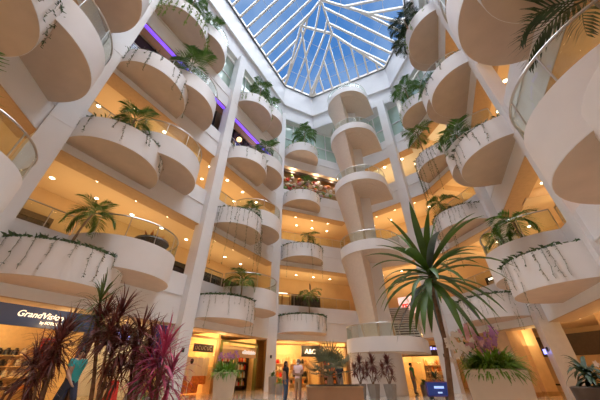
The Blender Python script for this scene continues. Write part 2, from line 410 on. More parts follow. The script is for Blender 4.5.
LAY = dict(F0=(F['F0'].L-5.6, F['F0'].L-3.3), F1=(2.55, 4.62), F2=(2.65, 4.85), F3=(2.5, None), F5=(3.1, None), F6=(F['F6'].L-1.95, F['F6'].L-3.3), F7=(7.7, 5.85))
for fn, (sp, sw) in LAY.items():
    for k in BB:
        if fn in ('F0','F7') and k == 5: continue
        up = {2:0,3:0,4:0,5:1.3 if fn in ('F1','F2') else .8}[k] + (.5 if fn == 'F6' and k > 2 else .1 if fn == 'F7' and k > 2 else 0)
        zb = BB[k]+.4+up; zt = zb+1.25
        r = 2.05 if fn in ('F3','F5') else 2.15
        planter_balcony(fn, k, sp, r, zb, zt); PL[fn,k] = (sp, r, zb, zt)
        if sw is not None:
            wr = 2.05 if k == 5 else 2.3
            walk_balcony(fn, k, sw, wr, BB[k]+1.3+up, BB[k]+BAND+up); WK[fn,k] = (sw, wr, BB[k]+1.3+up, BB[k]+BAND+up)
for fn in ('F1','F2','F3','F5','F6'):
    f = F[fn]; sp, sw = LAY[fn]
    for k in (2,3,4):
        if fn in ('F1','F2'): straight_rail(fn, k, .6, sw-2.3); 
        if fn in ('F3','F5'): straight_rail(fn, k, .5, f.L-.5)
        if fn == 'F6': straight_rail(fn, k, sw+2.3, f.L-.5)

# ------------------------------------------------------------------ round stair landings
TX, TY, TR = 5.6, 19.9, 2.35
TZ = {2:2.15, 3:8.5, 4:14.75, 5:21.0, 6:26.8}
TW = {2:'lowest', 3:'second-lowest', 4:'middle', 5:'second-highest', 6:'highest'}
def tarc(r, a0, a1, n, cx=TX, cy=TY): return [(cx+r*math.cos(math.radians(a0+(a1-a0)*i/n)), cy+r*math.sin(math.radians(a0+(a1-a0)*i/n))) for i in range(n+1)]
BK = V3((.5,.866,0))
def upath(r, ext, n=40, a0=150, a1=330, cx=TX, cy=TY):
    a = tarc(r, a0, a1, n, cx, cy); b0, b1 = V3((*a[0],0))+BK*ext, V3((*a[-1],0))+BK*ext
    L0 = [tuple(b0.lerp(V3((*a[0],0)), q/4)[:2]) for q in range(4)]; L1 = [tuple(V3((*a[-1],0)).lerp(b1, q/4)[:2]) for q in range(1,5)]
    return (L0 if a0 == 150 else [])+a+(L1 if a1 == 330 else [])
for k, z in TZ.items():
    r = TR+(.12 if k == 2 else 0)
    t = thing('stair_landing', 'round white stair landing with glass rail, %s of the five' % TW[k], 'landing', (TX,TY,z), 'round stair landings')
    o = upath(r, 2.3); i_ = upath(r-.06, 2.3)
    m = MB(); m.grid([[(*p,z+.01) for p in o],[(*p,z+.80) for p in o],[(*p,z+.80) for p in i_],[(*p,z+.01) for p in i_],[(*p,z+.01) for p in o]]); m.build('fascia', FASCIA, t, True)
    m = MB(); m.prism(upath(r-.02, 2.3), z, z+.45); m.build('underside', TBEIGE, t)
    m = MB(); m.grid([[(*p,zz) for p in tarc(rr, 190, 330, 40)] for rr, zz in ((r-.8,z),(r-.78,z-.06),(r-.66,z-.06),(r-.64,z))]); m.build('moulding', TBEIGE, t)
    g0 = upath(r-.07, .6); g1 = upath(r-.10, .6)
    m = MB(); m.grid([[(*p,z+.82) for p in g0],[(*p,z+1.5) for p in g0],[(*p,z+1.5) for p in g1],[(*p,z+.82) for p in g1]]); m.build('glass_panel', GLASS, t, True)
    m = MB(); m.tube([(*p,z+1.55) for p in g0], .03, 8); m.build('handrail', STEEL, t, True)
    for p in tarc(r-.07, 150, 330, 7): m = MB(); m.tube([(*p,z+.78),(*p,z+1.55)], .022, 6); m.build('railing_post', STEEL, t)
    # the flaring shell that carries the landing, tapering down to the one below
    zl = TZ[k-1]+.45 if k > 2 else 0
    rows = []; N = 10
    if k > 2:
        for j in range(N+1):
            q = j/N; rr = (r-.04)+(1.36-r)*(q**.9); cx = TX+.25*q; cy = TY+.45*q
            pts = upath(rr, 1.9, 24, 150, 238, cx, cy); e = V3((5.6, 20.5, 0)); l = V3((*pts[-1],0)); pts += [tuple((l+(e-l)*u)[:2]) for u in (.33,.66,1.0)]
            rows.append([(*p, z+.02+(zl-z-.02)*q) for p in pts])
        m = MB(); m.grid(rows); m.build('flared_shell', TBEIGE, t, True)
    else:
        m = MB(); o = tarc(1.7, 95, 345, 36, 4.98, 20.3); m.prism(o+[(6.0,21.4)], 0, z); m.build('base_drum', FASCIA, t, True)
t = thing('stair_pier', 'pale upright pier rising through the round stair landings', 'pier', (6.02,20.75,0))
m = MB(); m.box((6.02,20.75,14.6),(.98,.45,29.2)); m.build('shaft', WHITE, t)
for z in TZ.values(): m = MB(); m.box((6.02,20.75,z+3.2),(1.02,.49,.05)); m.build('joint_band', FASCIA, t)
# stair flight from the lowest landing to the first gallery
t = thing('stair_flight', 'straight stair flight rising from the lowest round landing towards the red sign', 'stairs', (7.7,20.6,2.6))
dirv = V3((.22,1,0)).normalized(); sid = V3((dirv.y,-dirv.x,0)); o0 = V3((7.65,20.5,2.6)); n = 16; rise = .195; run = .23
for i in range(n):
    m = MB(); p = o0+dirv*run*i-sid*.8; 
    m.ob(p+V3((0,0,rise*(i+1)-.05)), sid*1.6, dirv*(run+.03), V3((0,0,.09))); m.build('tread', FASCIA, t)
m = MB()
for sgn in (-.84,.80):
    p = o0+sid*sgn; q = p+dirv*run*n+V3((0,0,rise*n)); m.ob(p+V3((0,0,-.28)), q-p, sid*.05, V3((0,0,.36)))
m.build('stringer', FASCIA, t)
m = MB(); p = o0-sid*.8+V3((0,0,-.1)); m.ob(p, dirv*run*n+V3((0,0,rise*n)), sid*1.6, V3((0,0,.05))); m.build('soffit', DARKBROWN, t)
m = MB(); p = o0+sid*.86; q = p+dirv*run*n+V3((0,0,rise*n)); m.tube([p+V3((0,0,.95)), q+V3((0,0,.95))], .03, 8)
for i in range(0, n+1, 3): b = p+(q-p)*(i/n); m.tube([b, b+V3((0,0,.95))], .02, 6)
m.build('handrail', STEEL, t)

# ------------------------------------------------------------------ plants
def leaf_strip(mb, pts, wid, side, mi=None):
    rows = []
    for p, w in zip(pts, wid): rows.append([p-side*w, p+side*w])
    mb.grid(rows, mi)
def make_frond(seed, droop=1.0, mats=PALM, nl=17):
    r = random.Random(seed); mb = MB(); n = 12; pts = []
    for i in range(n+1):
        q = i/n; pts.append(V3((q*(1-.22*droop*q*q), .04*math.sin(3*q+seed), .30*q-.62*droop*q**2.4)))
    mb.tube(pts, [.014*(1-.8*i/n) for i in range(n+1)], 5)
    for i in range(nl):
        q = .16+.84*i/(nl-1); x = q*n; j = min(int(x), n-1); p = pts[j].lerp(pts[j+1], x-j); t = (pts[j+1]-pts[j]).normalized()
        L = .46*math.sin(PI*min(1, .22+.72*q))**.8*(1-.25*q) + .04
        for sg in (-1, 1):
            sd = t.cross(V3((0,0,1))).normalized()*sg
            d = (sd*.8+t*(.55+.5*q)+V3((0,0,.30-.25*r.random()))).normalized()
            l = L*(.85+.3*r.random()); a = p+d*l*.5; b = p+d*l+V3((0,0,-.22*l)); w = d.cross(V3((0,0,1))).normalized()
            leaf_strip(mb, [p, a, b], [.008, .019, .002], w)
    return mb.mesh('frond', mats, False)
FR = [make_frond(i, .7+.25*i) for i in range(4)]
FRD = [make_frond(i+9, .7+.25*i, PALMD) for i in range(4)]
def palm(loc, h, n, fl, label, dark=False, lean=(0,0), group=None, up=.55):
    t = thing('potted_palm' if False else 'palm', label, 'palm', loc, group)
    m = MB(); top = V3((lean[0], lean[1], h)); L = V3(loc)
    pts = [L+top*q+V3((lean[0]*-.3*math.sin(PI*q), 0, 0)) for q in (0,.25,.5,.75,1)]
    m.tube(pts, [.055,.045,.04,.038,.045], 8); m.build('trunk', TRUNK, t, True)
    ms = FRD if dark else FR
    for i in range(n):
        yaw = 2*PI*i/n*1.0+R.uniform(-.3,.3); pit = -(up-1.05*((i*7)%n)/n)+R.uniform(-.12,.12)
        link('frond', ms[i%4], t, top, (R.uniform(-.15,.15), pit, yaw), fl*R.uniform(.85,1.12))
    return t
def make_strand(seed, L, mats, lw=.040, gap=.075):
    r = random.Random(seed); mb = MB(); n = max(3, int(L/gap)); pts = []
    x = y = 0
    for i in range(n+1):
        x += r.uniform(-.018,.018); y += r.uniform(-.018,.018); pts.append(V3((x,y,-L*i/n)))
    mb.tube(pts, .006, 4, cap=False)
    for p in pts[1:]:
        if r.random() < .22: continue
        for _ in range(r.choice((1,2,2))):
            a = r.uniform(0,2*PI); d = V3((math.cos(a), math.sin(a), -.5)).normalized(); s_ = d.cross(V3((0,0,1))).normalized(); w = lw*r.uniform(.6,1.3)
            leaf_strip(mb, [p, p+d*w, p+d*w*2.1], [.006, w*.55, .004], s_)
    return mb.mesh('strand', mats)
ST = {L: [make_strand(int(L*10)+i, L, VINE) for i in range(2)] for L in (.5,1.1,1.9,3.0,4.2)}
STB = {L: [make_strand(int(L*10)+i+50, L, BRIGHT, .06, .07) for i in range(2)] for L in (.5,1.1,1.9,3.0,4.2)}
def vines(fn, k, n, lens, bright=False, a0=.1, a1=.95, z=None):
    f = F[fn]; s0, r, zb, zt = PL[fn,k]
    t = thing('trailing_vine', '%s vines trailing from the %s planter %s' % ('yellow-green' if bright else 'dark green', LEVW[k], WHERE[fn]), 'vine', f.p(s0, r, zt), 'vines trailing from planter balconies')
    o = V3(t.location)
    n = int(n*1.3)
    for i in range(n):
        a = PI*(a0+(a1-a0)*(i+R.uniform(.1,.9))/n); p = f.p(s0+(r+.035)*math.cos(a), (r+.035)*math.sin(a), zt+.02); L = R.choice(lens)
        link('strand', R.choice((STB if bright else ST)[L]), t, p-o, (0,0,R.uniform(0,6)))
def groundcover(fn, k, n=240, bright=False, h=.2):
    f = F[fn]; s0, r, zb, zt = PL[fn,k]; mb = MB()
    for i in range(n):
        a = R.uniform(.03,.97)*PI; rr = r+.03-R.random()**2*.5; p = f.p(s0+rr*math.cos(a), rr*math.sin(a), zt-.03); hh = h*R.uniform(.4,1.2)
        b = R.uniform(0,2*PI); d = V3((math.cos(b)*.8, math.sin(b)*.8, 1)).normalized(); sd = d.cross(V3((math.sin(b),-math.cos(b),.2))).normalized()
        leaf_strip(mb, [p, p+d*hh*.6, p+d*hh+V3((math.cos(b),math.sin(b),-.4))*hh*.3], [.012,.045,.006], sd)
    o = mb.build('groundcover_foliage', BRIGHT if bright else VINE)
    tag(o, 'low leafy groundcover filling the %s planter balcony %s' % (LEVW[k], WHERE[fn]), 'groundcover', 'planter groundcover', 'stuff')
def bal_palm(fn, k, ds, do, h, n, fl, dark=False, extra='', lean=(0,0)):
    f = F[fn]; s0, r, zb, zt = PL[fn,k]
    return palm(f.p(s0+ds, do, zt-.2), h+(.45 if k < 4 else .9), n, fl, 'feathery palm%s in the %s planter balcony %s' % (extra, LEVW[k], WHERE[fn]), dark, lean, 'palms on the planter balconies')
bal_palm('F1',2,-.55,1.5,1.25,11,1.1, lean=(.2,.1))
bal_palm('F1',3,-.5,1.5,.7,11,1.15)
bal_palm('F1',4,1.0,1.7,1.5,10,1.7)
bal_palm('F1',5,-.6,1.7,.9,10,1.3,extra=', nearer one,'); bal_palm('F1',5,1.3,1.5,.8,10,1.2,extra=', farther one,')
bal_palm('F2',2,.2,1.4,1.0,11,1.35)
bal_palm('F2',3,.3,1.3,.55,11,1.15)
bal_palm('F2',4,.9,1.6,1.2,9,1.4)
bal_palm('F2',5,-.6,1.5,1.2,11,1.5,extra=', nearer one,'); bal_palm('F2',5,1.5,1.3,1.0,10,1.3,extra=', farther one,')
bal_palm('F3',2,.2,1.2,1.5,10,1.2); bal_palm('F3',3,.3,1.2,.9,9,1.1); bal_palm('F3',4,.2,1.5,.7,7,1.1); bal_palm('F3',5,0,1.2,1.7,12,1.9)
bal_palm('F5',3,-.3,1.4,1.0,10,1.35); bal_palm('F5',4,.2,1.7,1.9,9,1.7); bal_palm('F5',5,.5,1.6,1.4,11,1.7,extra=' with broad crown')
bal_palm('F6',2,-.8,1.5,1.3,10,1.15,extra=', farther one,'); bal_palm('F6',2,.5,1.2,1.5,12,1.2,extra=', nearer one,')
bal_palm('F6',3,.1,1.7,1.0,12,1.45); bal_palm('F6',4,-.8,1.6,.9,9,1.4); bal_palm('F6',5,-.7,1.9,.6,11,1.6,True,extra=', farther one,'); bal_palm('F6',5,1.0,1.9,.5,11,1.6,True,extra=', nearer one,')
bal_palm('F7',2,-.9,.35,3.1,7,1.75,True); bal_palm('F0',2,.1,2.0,1.1,9,1.5)
for fn in ('F0','F1','F2','F3','F5','F6','F7'):
    for k in BB:
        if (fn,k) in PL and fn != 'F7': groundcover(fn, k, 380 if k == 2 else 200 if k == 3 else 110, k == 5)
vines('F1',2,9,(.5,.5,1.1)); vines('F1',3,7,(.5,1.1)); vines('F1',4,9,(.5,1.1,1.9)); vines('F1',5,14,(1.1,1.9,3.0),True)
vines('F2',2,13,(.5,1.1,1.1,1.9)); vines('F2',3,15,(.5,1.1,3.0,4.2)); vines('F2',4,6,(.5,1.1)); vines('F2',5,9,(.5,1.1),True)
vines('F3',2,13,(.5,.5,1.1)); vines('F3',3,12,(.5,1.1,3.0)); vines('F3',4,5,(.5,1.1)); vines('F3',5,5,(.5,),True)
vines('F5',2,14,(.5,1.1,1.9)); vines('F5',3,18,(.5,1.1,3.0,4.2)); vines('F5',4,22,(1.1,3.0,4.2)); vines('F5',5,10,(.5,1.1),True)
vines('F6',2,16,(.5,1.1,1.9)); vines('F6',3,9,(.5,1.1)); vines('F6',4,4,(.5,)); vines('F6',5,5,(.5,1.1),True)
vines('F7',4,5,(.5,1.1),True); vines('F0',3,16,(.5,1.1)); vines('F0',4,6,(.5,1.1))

# bowl planter on the lookout balcony
f = F['F1']; sw, r, zb, zt = WK['F1',2]; p = f.p(sw+.3, 1.5, zt)
t = thing('bowl_planter', 'dark round bowl planter with orange plant on the lowest lookout balcony', 'planter', p)
m = MB(); m.lathe([(.3,0),(.62,.12),(.78,.32),(.74,.42),(.66,.42),(.6,.3)], p, 24); m.build('bowl', DARKBROWN, t, True)
m = MB()
for i in range(60):
    a = R.uniform(0,6.28); q = p+V3((math.cos(a)*.2, math.sin(a)*.2, .32)); d = V3((math.cos(a)*.7, math.sin(a)*.7, R.uniform(.6,1.4))).normalized(); h = R.uniform(.3,.6)
    leaf_strip(m, [q, q+d*h*.6, q+d*h], [.012,.05,.005], d.cross(V3((0,0,1))).normalized())
m.build('foliage', ORANGEP, t)

# strap-leaved dracaena in the foreground
def strap(mb, base, yaw, elev, L, w, droop, mi=0, n=8):
    p = V3(base); d = V3((math.cos(yaw)*math.cos(elev), math.sin(yaw)*math.cos(elev), math.sin(elev))); sd = V3((-math.sin(yaw), math.cos(yaw), 0)); rows = []
    for i in range(n+1):
        q = i/n; ww = w*min(1, .55+1.6*q)*(1-max(0,(q-.45)/.55)**2.0) + .002
        nn = sd.cross(d).normalized(); rows.append([p-sd*ww+nn*ww*.25, p, p+sd*ww+nn*ww*.25])
        d = (d+V3((0,0,-droop/n*(.4+1.6*q)))).normalized(); p = p+d*(L/n)
    mb.grid(rows, mi)
bp = V3((1.86,4.05,0)); head = V3((1.985,4.0,2.38))
t = thing('dracaena', 'tall dracaena with slim bare trunk and long arching strap leaves', 'plant', bp)
m = MB(); tp = [bp, V3((1.86,4.05,.5)), V3((1.86,4.05,.86)), V3((1.92,4.04,1.24)), V3((1.96,4.03,1.5)), V3((1.965,4.02,1.8)), V3((1.96,4.01,2.1)), head]
m.tube(tp, [.042,.038,.034,.032,.03,.028,.027,.034], 10); m.build('trunk', DTRUNK, t, True)
m = MB()
for i in range(56):
    q = i/56; yaw = i*2.39996; el = 1.12-1.6*q+R.uniform(-.2,.2)
    strap(m, head+V3((0,0,.16-.3*q)), yaw, el, R.uniform(.75,1.2), R.uniform(.040,.054), .7+1.0*q*R.uniform(.7,1.3), 1 if R.random() < .08 else 0)
m.build('leaf_crown', [DRAC, DRACB], t, True)
# its low square planter
t2 = thing('square_planter', 'low square planter holding the tall dracaena', 'planter', (1.86,4.05,0)); m = MB(); m.box((1.86,4.05,.2),(.5,.5,.4)); m.build('body', BOXTAN, t2); m = MB(); m.box((1.86,4.05,.405),(.44,.44,.01)); m.build('soil', SOIL, t2)

def tapered_planter(name, label, c, h, rt, rb, m_=POT, sq=False):
    t = thing(name, label, 'planter', c); m = MB()
    m.lathe([(rb,0),(rt,h),(rt-.03,h+.015),(rt-.06,h),(rt-.07,h-.1)], c, 4 if sq else 32); o = m.build('body', m_, t, not sq)
    m = MB(); m.lathe([(.001,h-.08),(rt-.065,h-.08)], c, 4 if sq else 24); m.build('soil', SOIL, t); return t
def fern(label, c, n, L, seed, name='fern', mt=FERN, el0=.9, ws=1.0):
    t = thing(name, label, 'plant', c); r = random.Random(seed); m = MB()
    for i in range(n):
        yaw = r.uniform(0,2*PI); el = r.uniform(.0,el0); strap(m, V3(c)+V3((math.cos(yaw)*L*r.uniform(.1,.7), math.sin(yaw)*L*r.uniform(.1,.7), 0)), yaw, el, L*r.uniform(.6,1.15), r.uniform(.008,.02)*ws, r.uniform(.8,1.9), 0, 6)
    m.build('foliage', mt, t, True); return t
oc = V3((2.47,4.0,0))
tapered_planter('tapered_planter', 'large pale tapered planter with ferns and orchids beside the dracaena trunk', oc, 1.17, .35, .28)
fern('bushy bright green fern spilling over the pale planter rim under the orchids', oc+V3((0,0,1.17)), 1300, .29, 3, el0=1.3, ws=.6)
for i, (dx, dy, hh, mt, lab) in enumerate(((-.34,.0,.34,OWHITE,'white orchid spray at the outer edge of the pale planter'),(-.24,.05,.46,OWHITE,'tall white orchid spray beside the pink orchid'),(-.12,.0,.52,PINK,'pink orchid spray, tallest above the pale planter'),(-.05,.08,.44,PINK,'pink orchid spray behind the tallest one'),(.06,.02,.46,OPURPLE,'purple orchid spray above the pale planter'))):
    b = oc+V3((dx,dy,1.17)); t = thing('orchid', lab, 'flower', b, 'orchids in the pale planter')
    m = MB(); pts = [b, b+V3((dx*.2,0,hh*.6)), b+V3((dx*.3,0,hh))] ; m.tube(pts, .006, 5); m.build('stem', FERN, t)
    m = MB()
    for j in range(18):
        p = pts[1].lerp(pts[2], R.uniform(-.4,1.1))+V3((R.uniform(-.12,.12),R.uniform(-.09,.09),R.uniform(-.07,.07)))
        for a in range(5):
            an = a*2*PI/5+R.uniform(-.2,.2); d = V3((math.cos(an), R.uniform(-.4,.4), math.sin(an))).normalized(); leaf_strip(m, [p, p+d*.02, p+d*.042], [.005,.016,.006], d.cross(V3((0,1,0))).normalized())
    m.build('blossoms', mt, t)
# plant on a pot behind the orchids
b = V3((3.3,5.9,0)); tapered_planter('tapered_planter', 'slim planter with dark leafy plant behind the dracaena trunk', b, .95, .2, .15, POTG)
t = thing('leafy_shrub', 'dark leafy shrub in the slim planter behind the dracaena trunk', 'plant', b+V3((0,0,.9))); m = MB(); m.tube([b+V3((0,0,.9)), b+V3((-.02,0,1.5))], .02, 6); m.build('stem', DTRUNK, t); m = MB()
for i in range(34): strap(m, b+V3((0,0,1.2+.35*R.random())), R.uniform(0,6.28), R.uniform(-.2,1.1), R.uniform(.2,.36), .025, 1.3, 0, 5)
m.build('foliage', PALMD, t)
# taper planter before the shops
b = V3((-2.12,9.0,0)); tapered_planter('tapered_planter', 'tall pale tapered planter standing before the shops', b, 1.14, .33, .2)
fern('leafy green plant with lilac flowers in the tall planter before the shops', b+V3((0,0,1.12)), 420, .36, 5, 'leafy_plant', FERN, 1.5)
t = thing('lilac_flowers', 'lilac flower spray above the leafy plant before the shops', 'flower', b+V3((0,0,1.14))); m = MB()
for i in range(26):
    p = b+V3((R.uniform(-.25,.3), R.uniform(-.2,.2), 1.14+R.uniform(.3,.52)))
    for a in range(4):
        an = a*1.57+R.random(); d = V3((math.cos(an), R.uniform(-.4,.4), math.sin(an))).normalized(); leaf_strip(m, [p, p+d*.025, p+d*.045], [.005,.016,.005], d.cross(V3((0,1,0))).normalized())
m.build('blossoms', OPURPLE, t); m = MB()
for i in range(6): m.tube([b+V3((0,0,1.1)), b+V3((-.3+.1*i, 0, 1.5))], .006, 4)
m.build('stems', FERN, t)
# small pots: beside the tall planter and by the far column
def pot_plant(x, y, h, r, label, mt, pot=POTG, n=40, L=.4, sq=False):
    tapered_planter('plant_pot', 'grey pot of the '+label, V3((x,y,0)), h, r, r*.8, pot, sq)
    t = thing('pot_plant', label, 'plant', (x,y,h-.08)); m = MB()
    m.tube([(x,y,h-.1),(x,y,h+.12)], .03, 6); m.build('stem', DTRUNK, t); m = MB()
    for i in range(n): strap(m, V3((x,y,h+.1*R.random())), R.uniform(0,6.28), R.uniform(.1,1.3), L*R.uniform(.6,1.1), .03, 1.2, 0, 5)
    m.build('foliage', mt, t)
pot_plant(-4.2,9.3,.55,.24,'leafy green plant beside the magenta cordyline', PALM)
pot_plant(-4.9,9.6,.62,.22,'dark spiky plant just behind the magenta cordyline', CORDYG)
pot_plant(-1.75,20.3,.9,.26,'rounded green plant in front of the far corner column', PALM, n=50, L=.35)
pot_plant(-1.25,19.6,.55,.24,'bright green plant low beside the far corner column', FERN, n=50, L=.4)
pot_plant(7.6,19.6,.5,.3,'green plant outside the shop right of the stair drum', PALM)
pot_plant(8.5,20.0,.75,.3,'broad leafy plant beside the blue screen', PALMD, L=.6)
t = thing('orange_flowers', 'orange flowers beside the shop door right of the stair drum', 'flower', (8.1,19.3,0)); m = MB()
for i in range(40): p = V3((8.1+R.uniform(-.2,.2),19.3+R.uniform(-.2,.2),.2)); strap(m, p, R.uniform(0,6.28), 1.2, R.uniform(.4,.8), .04, .8, 0, 4)
m.build('petals', ORANGEP, t); m = MB(); m.lathe([(.18,0),(.24,.3),(.2,.3)], (8.1,19.3,0), 16); m.build('pot', POTG, t)

# bismarck palm in the tan box
bc = V3((1.45,14.2,0)); t = thing('planter_box', 'long low tan planter box under the silver fan palm', 'planter', bc)
m = MB(); m.box(bc+V3((0,0,.31)), (2.3,1.6,.62)); m.build('body', BOXTAN, t); m = MB(); m.box(bc+V3((0,0,.63)), (2.36,1.66,.05)); m.build('rim', WOOD, t)
m = MB(); m.box(bc+V3((0,0,.665)), (2.1,1.4,.02)); m.build('soil', SOIL, t)
pb = bc+V3((-.1,.1,.66)); t = thing('fan_palm', 'silver-green fan palm in the tan box', 'palm', pb)
m = MB(); m.tube([pb, pb+V3((0,0,.2)), pb+V3((0,0,.38))], [.16,.14,.1], 10); m.build('trunk', TRUNK, t, True)
for i in range(16):
    m = MB(); yaw = i*2.4; el = 1.45-1.45*i/16; d = V3((math.cos(yaw)*math.cos(el), math.sin(yaw)*math.cos(el), math.sin(el))); L = R.uniform(.55,.9); c = pb+V3((0,0,.32))
    e = c+d*L; m.tube([c, e], .016, 5); sd = V3((-math.sin(yaw), math.cos(yaw), 0)); up = sd.cross(d)
    for j in range(15):
        a = (j/14-.5)*3.4; dd = (d*math.cos(a)+sd*math.sin(a)+up*.15).normalized(); w = dd.cross(up).normalized(); ln = .72*(1-.12*abs(a))
        leaf_strip(m, [e, e+dd*ln*.6, e+dd*ln-up*.06], [.012,.032,.004], w)
    m.build('fan_frond', SILVER, t)

# cordylines at the left foreground
def cordy(label, base, stems, mats, name='cordyline', wm=1.0):
    t = thing(name, label, 'plant', base); B = V3(base)
    for (dx, dy, h, L, n, mi) in stems:
        e = B+V3((dx,dy,h)); m = MB(); m.tube([B+V3((dx*.05,dy*.15,0)), B+V3((dx*.45,dy*.5,h*.5)), e], [.026,.020,.015], 7); m.build('stem', DTRUNK, t, True)
        m = MB()
        for i in range(n):
            q = i/n; strap(m, e+V3((0,0,.08-.7*q*L)), i*2.4+R.random(), 1.35-1.9*q+R.uniform(-.3,.3), L*R.uniform(.75,1.3), L*R.uniform(.017,.032)*wm, R.uniform(.5,1.3), 0, 5)
        m.build('leaf_head', mats[mi], t, True)
    return t
MT = [CORDY, CORDYM, CORDYG]
cordy('dark red cordyline clump nearest the blue shop sign', (-3.62,4.75,0), [(-.28,.1,1.66,.42,100,0),(-.42,.2,1.5,.42,95,0),(-.12,-.1,1.5,.38,85,0),(-.5,.05,1.25,.40,85,0),(-.2,-.15,1.2,.36,75,0),(-.35,.1,1.0,.34,70,0)], MT)
cordy('tallest red cordyline clump with green spiky top', (-2.92,4.95,0), [(-.70,.05,2.2,.44,95,2),(-.28,.1,1.98,.46,110,0),(-.52,0,1.86,.44,100,0),(-.22,-.1,1.72,.42,95,0),(-.08,.1,1.52,.40,85,0),(-.2,.1,1.38,.36,75,0),(.02,.1,1.15,.34,65,0)], MT)
cordy('brownish cordyline clump between the tallest one and the magenta one', (-2.52,5.1,0), [(-.25,.0,1.70,.44,95,0),(-.05,.05,1.56,.42,90,0),(-.32,.1,1.4,.38,80,0),(-.02,0,1.2,.36,70,0)], MT)
cordy('magenta cordyline with spreading strap leaves before the purple banner', (-2.12,5.0,0), [(-.12,.0,1.42,.48,75,1),(-.25,.05,1.2,.42,60,1),(.06,.05,1.12,.42,60,1),(-.05,-.1,.9,.36,50,0)], MT, wm=1.3)
t2 = thing('planter_trough', 'long planter trough at the foot of the red cordylines', 'planter', (-3.25,4.95,0)); m = MB(); m.box((-3.25,4.95,.2),(2.7,.8,.4)); m.build('body', POT, t2); m = MB(); m.box((-3.25,4.95,.405),(2.6,.7,.012)); m.build('soil', SOIL, t2)
# three red dracaenas in pots before the stair drum
for i, (x, y, lab) in enumerate(((3.2,17.0,'leftmost'),(3.85,16.9,'middle'),(4.65,16.7,'rightmost'))):
    w = .34 if i else .30
    tt = thing('square_pot', 'grey tapered square pot of the %s red dracaena before the stair drum' % lab, 'planter', (x,y,0), 'grey pots before the stair drum')
    m = MB(); m.lathe([(w*.72,0),(w,.62),(w-.05,.63),(w-.07,.56)], (x,y,0), 4); m.build('body', POTG, tt); m = MB(); m.lathe([(.001,.57),(w-.06,.57)], (x,y,0), 4); m.build('soil', SOIL, tt)
    cordy('red-leaved dracaena in the %s grey pot before the stair drum' % lab, (x,y,.57), [(.05,0,1.0,.42,110,0),(-.25,.05,.7,.36,80,0),(.2,.0,.45,.3,50,0)], MT, 'red_dracaena', 2.2)
# dark plants at the lower right corner
b = V3((4.55,5.0,0)); tapered_planter('tapered_planter', 'dark planter in the lower right corner', b, .95, .3, .22, DARKBROWN)
t = thing('orchid_plant', 'dark leafy plant with white orchids in the lower right corner', 'plant', b+V3((0,0,.9))); m = MB()
for i in range(60): strap(m, b+V3((0,0,.9+.3*R.random())), R.uniform(0,6.28), R.uniform(-.2,1.2), R.uniform(.25,.5), .03, 1.5, 0, 5)
m.build('foliage', PALMD, t); m = MB()
for i in range(8):
    p = b+V3((R.uniform(-.15,.15),-.25,1.15+R.uniform(-.1,.12)))
    for a in range(5): an = a*1.257; d = V3((math.cos(an),-.2,math.sin(an))).normalized(); leaf_strip(m, [p, p+d*.025, p+d*.05], [.006,.02,.006], d.cross(V3((0,1,0))).normalized())
m.build('blossoms', OWHITE, t)

# ------------------------------------------------------------------ shops and signs
def text(body, f, s, o, z, size, m_, parent, shear=0.0, name='lettering', ext=.02, bold=0.0):
    c = bpy.data.curves.new(name, 'FONT'); c.body = body; c.size = size; c.shear = shear; c.extrude = ext; c.offset = bold
    c.align_x = 'LEFT'; c.materials.append(m_)
    ob = bpy.data.objects.new(name, c); COL.objects.link(ob)
    bpy.context.view_layer.update(); me = bpy.data.meshes.new_from_object(ob.evaluated_get(bpy.context.evaluated_depsgraph_get()))
    bpy.data.objects.remove(ob); ob = bpy.data.objects.new(name, me); COL.objects.link(ob)
    L = parent_loc(parent); ob.location = f.p(s, o, z)-L
    ob.rotation_euler = (PI/2, 0, f.rz); ob.parent = parent
    return ob
def shop(fn, o, s0, s1, zt, lab, mframe, back=None, depth=3.4, glass=True, mull=3, wall=SHOPWALL):
    f = F[fn]; t = thing('shopfront', lab, 'shop', f.p((s0+s1)/2, o, 0))
    m = MB(); w = .16
    f.fb(m, s0, s0+w, o-.15, o+.08, 0, zt); f.fb(m, s1-w, s1, o-.15, o+.08, 0, zt); f.fb(m, s0, s1, o-.15, o+.08, zt-.12, zt); m.build('frame', mframe, t)
    m = MB(); f.fb(m, s0, s0+.06, o-depth, o-.15, 0, zt+.4); f.fb(m, s1-.06, s1, o-depth, o-.15, 0, zt+.4); f.fb(m, s0, s1, o-depth-.05, o-depth, 0, zt+.4); m.build('interior', wall, t)
    if glass:
        m = MB(); f.fb(m, s0+w, s0+(s1-s0)*.45, o-.06, o-.04, .05, zt-.8); m.build('glass_pane', SHOPGLASS, t); m = MB(); f.fb(m, s0+(s1-s0)*.75, s1-w, o-.06, o-.04, .05, zt-.8); m.build('glass_pane', SHOPGLASS, t)
    return t
def shelf(fn, s0, s1, o, lab, mats, rows=4, z0=.3, dz=.5, items=9, seed=1, mt=DARKBROWN):
    f = F[fn]; t = thing('display_shelf', lab, 'shelf', f.p((s0+s1)/2, o, 0)); m = MB(); r = random.Random(seed)
    f.fb(m, s0, s0+.05, o, o+.4, 0, z0+rows*dz); f.fb(m, s1-.05, s1, o, o+.4, 0, z0+rows*dz); f.fb(m, s0, s1, o, o+.02, 0, z0+rows*dz); m.build('case', mt, t)
    for i in range(rows):
        m = MB(); f.fb(m, s0+.05, s1-.05, o+.02, o+.4, z0+i*dz-.04, z0+i*dz); m.build('shelf_board', mt, t)
        for j in range(items):
            x = s0+.12+(s1-s0-.24)*(j+.5)/items; w = (s1-s0-.3)/items*.44; h = dz*r.uniform(.45,.85); m = MB()
            b = f.p(x, o+.2, z0+i*dz); m.lathe([(w,0),(w,h*.7),(w*.5,h*.82),(w*.5,h),(.001,h)], b, 8)
            it = m.build('product', r.choice(mats)); tag(it, 'small product standing on the '+lab, 'product', 'products on the '+lab)
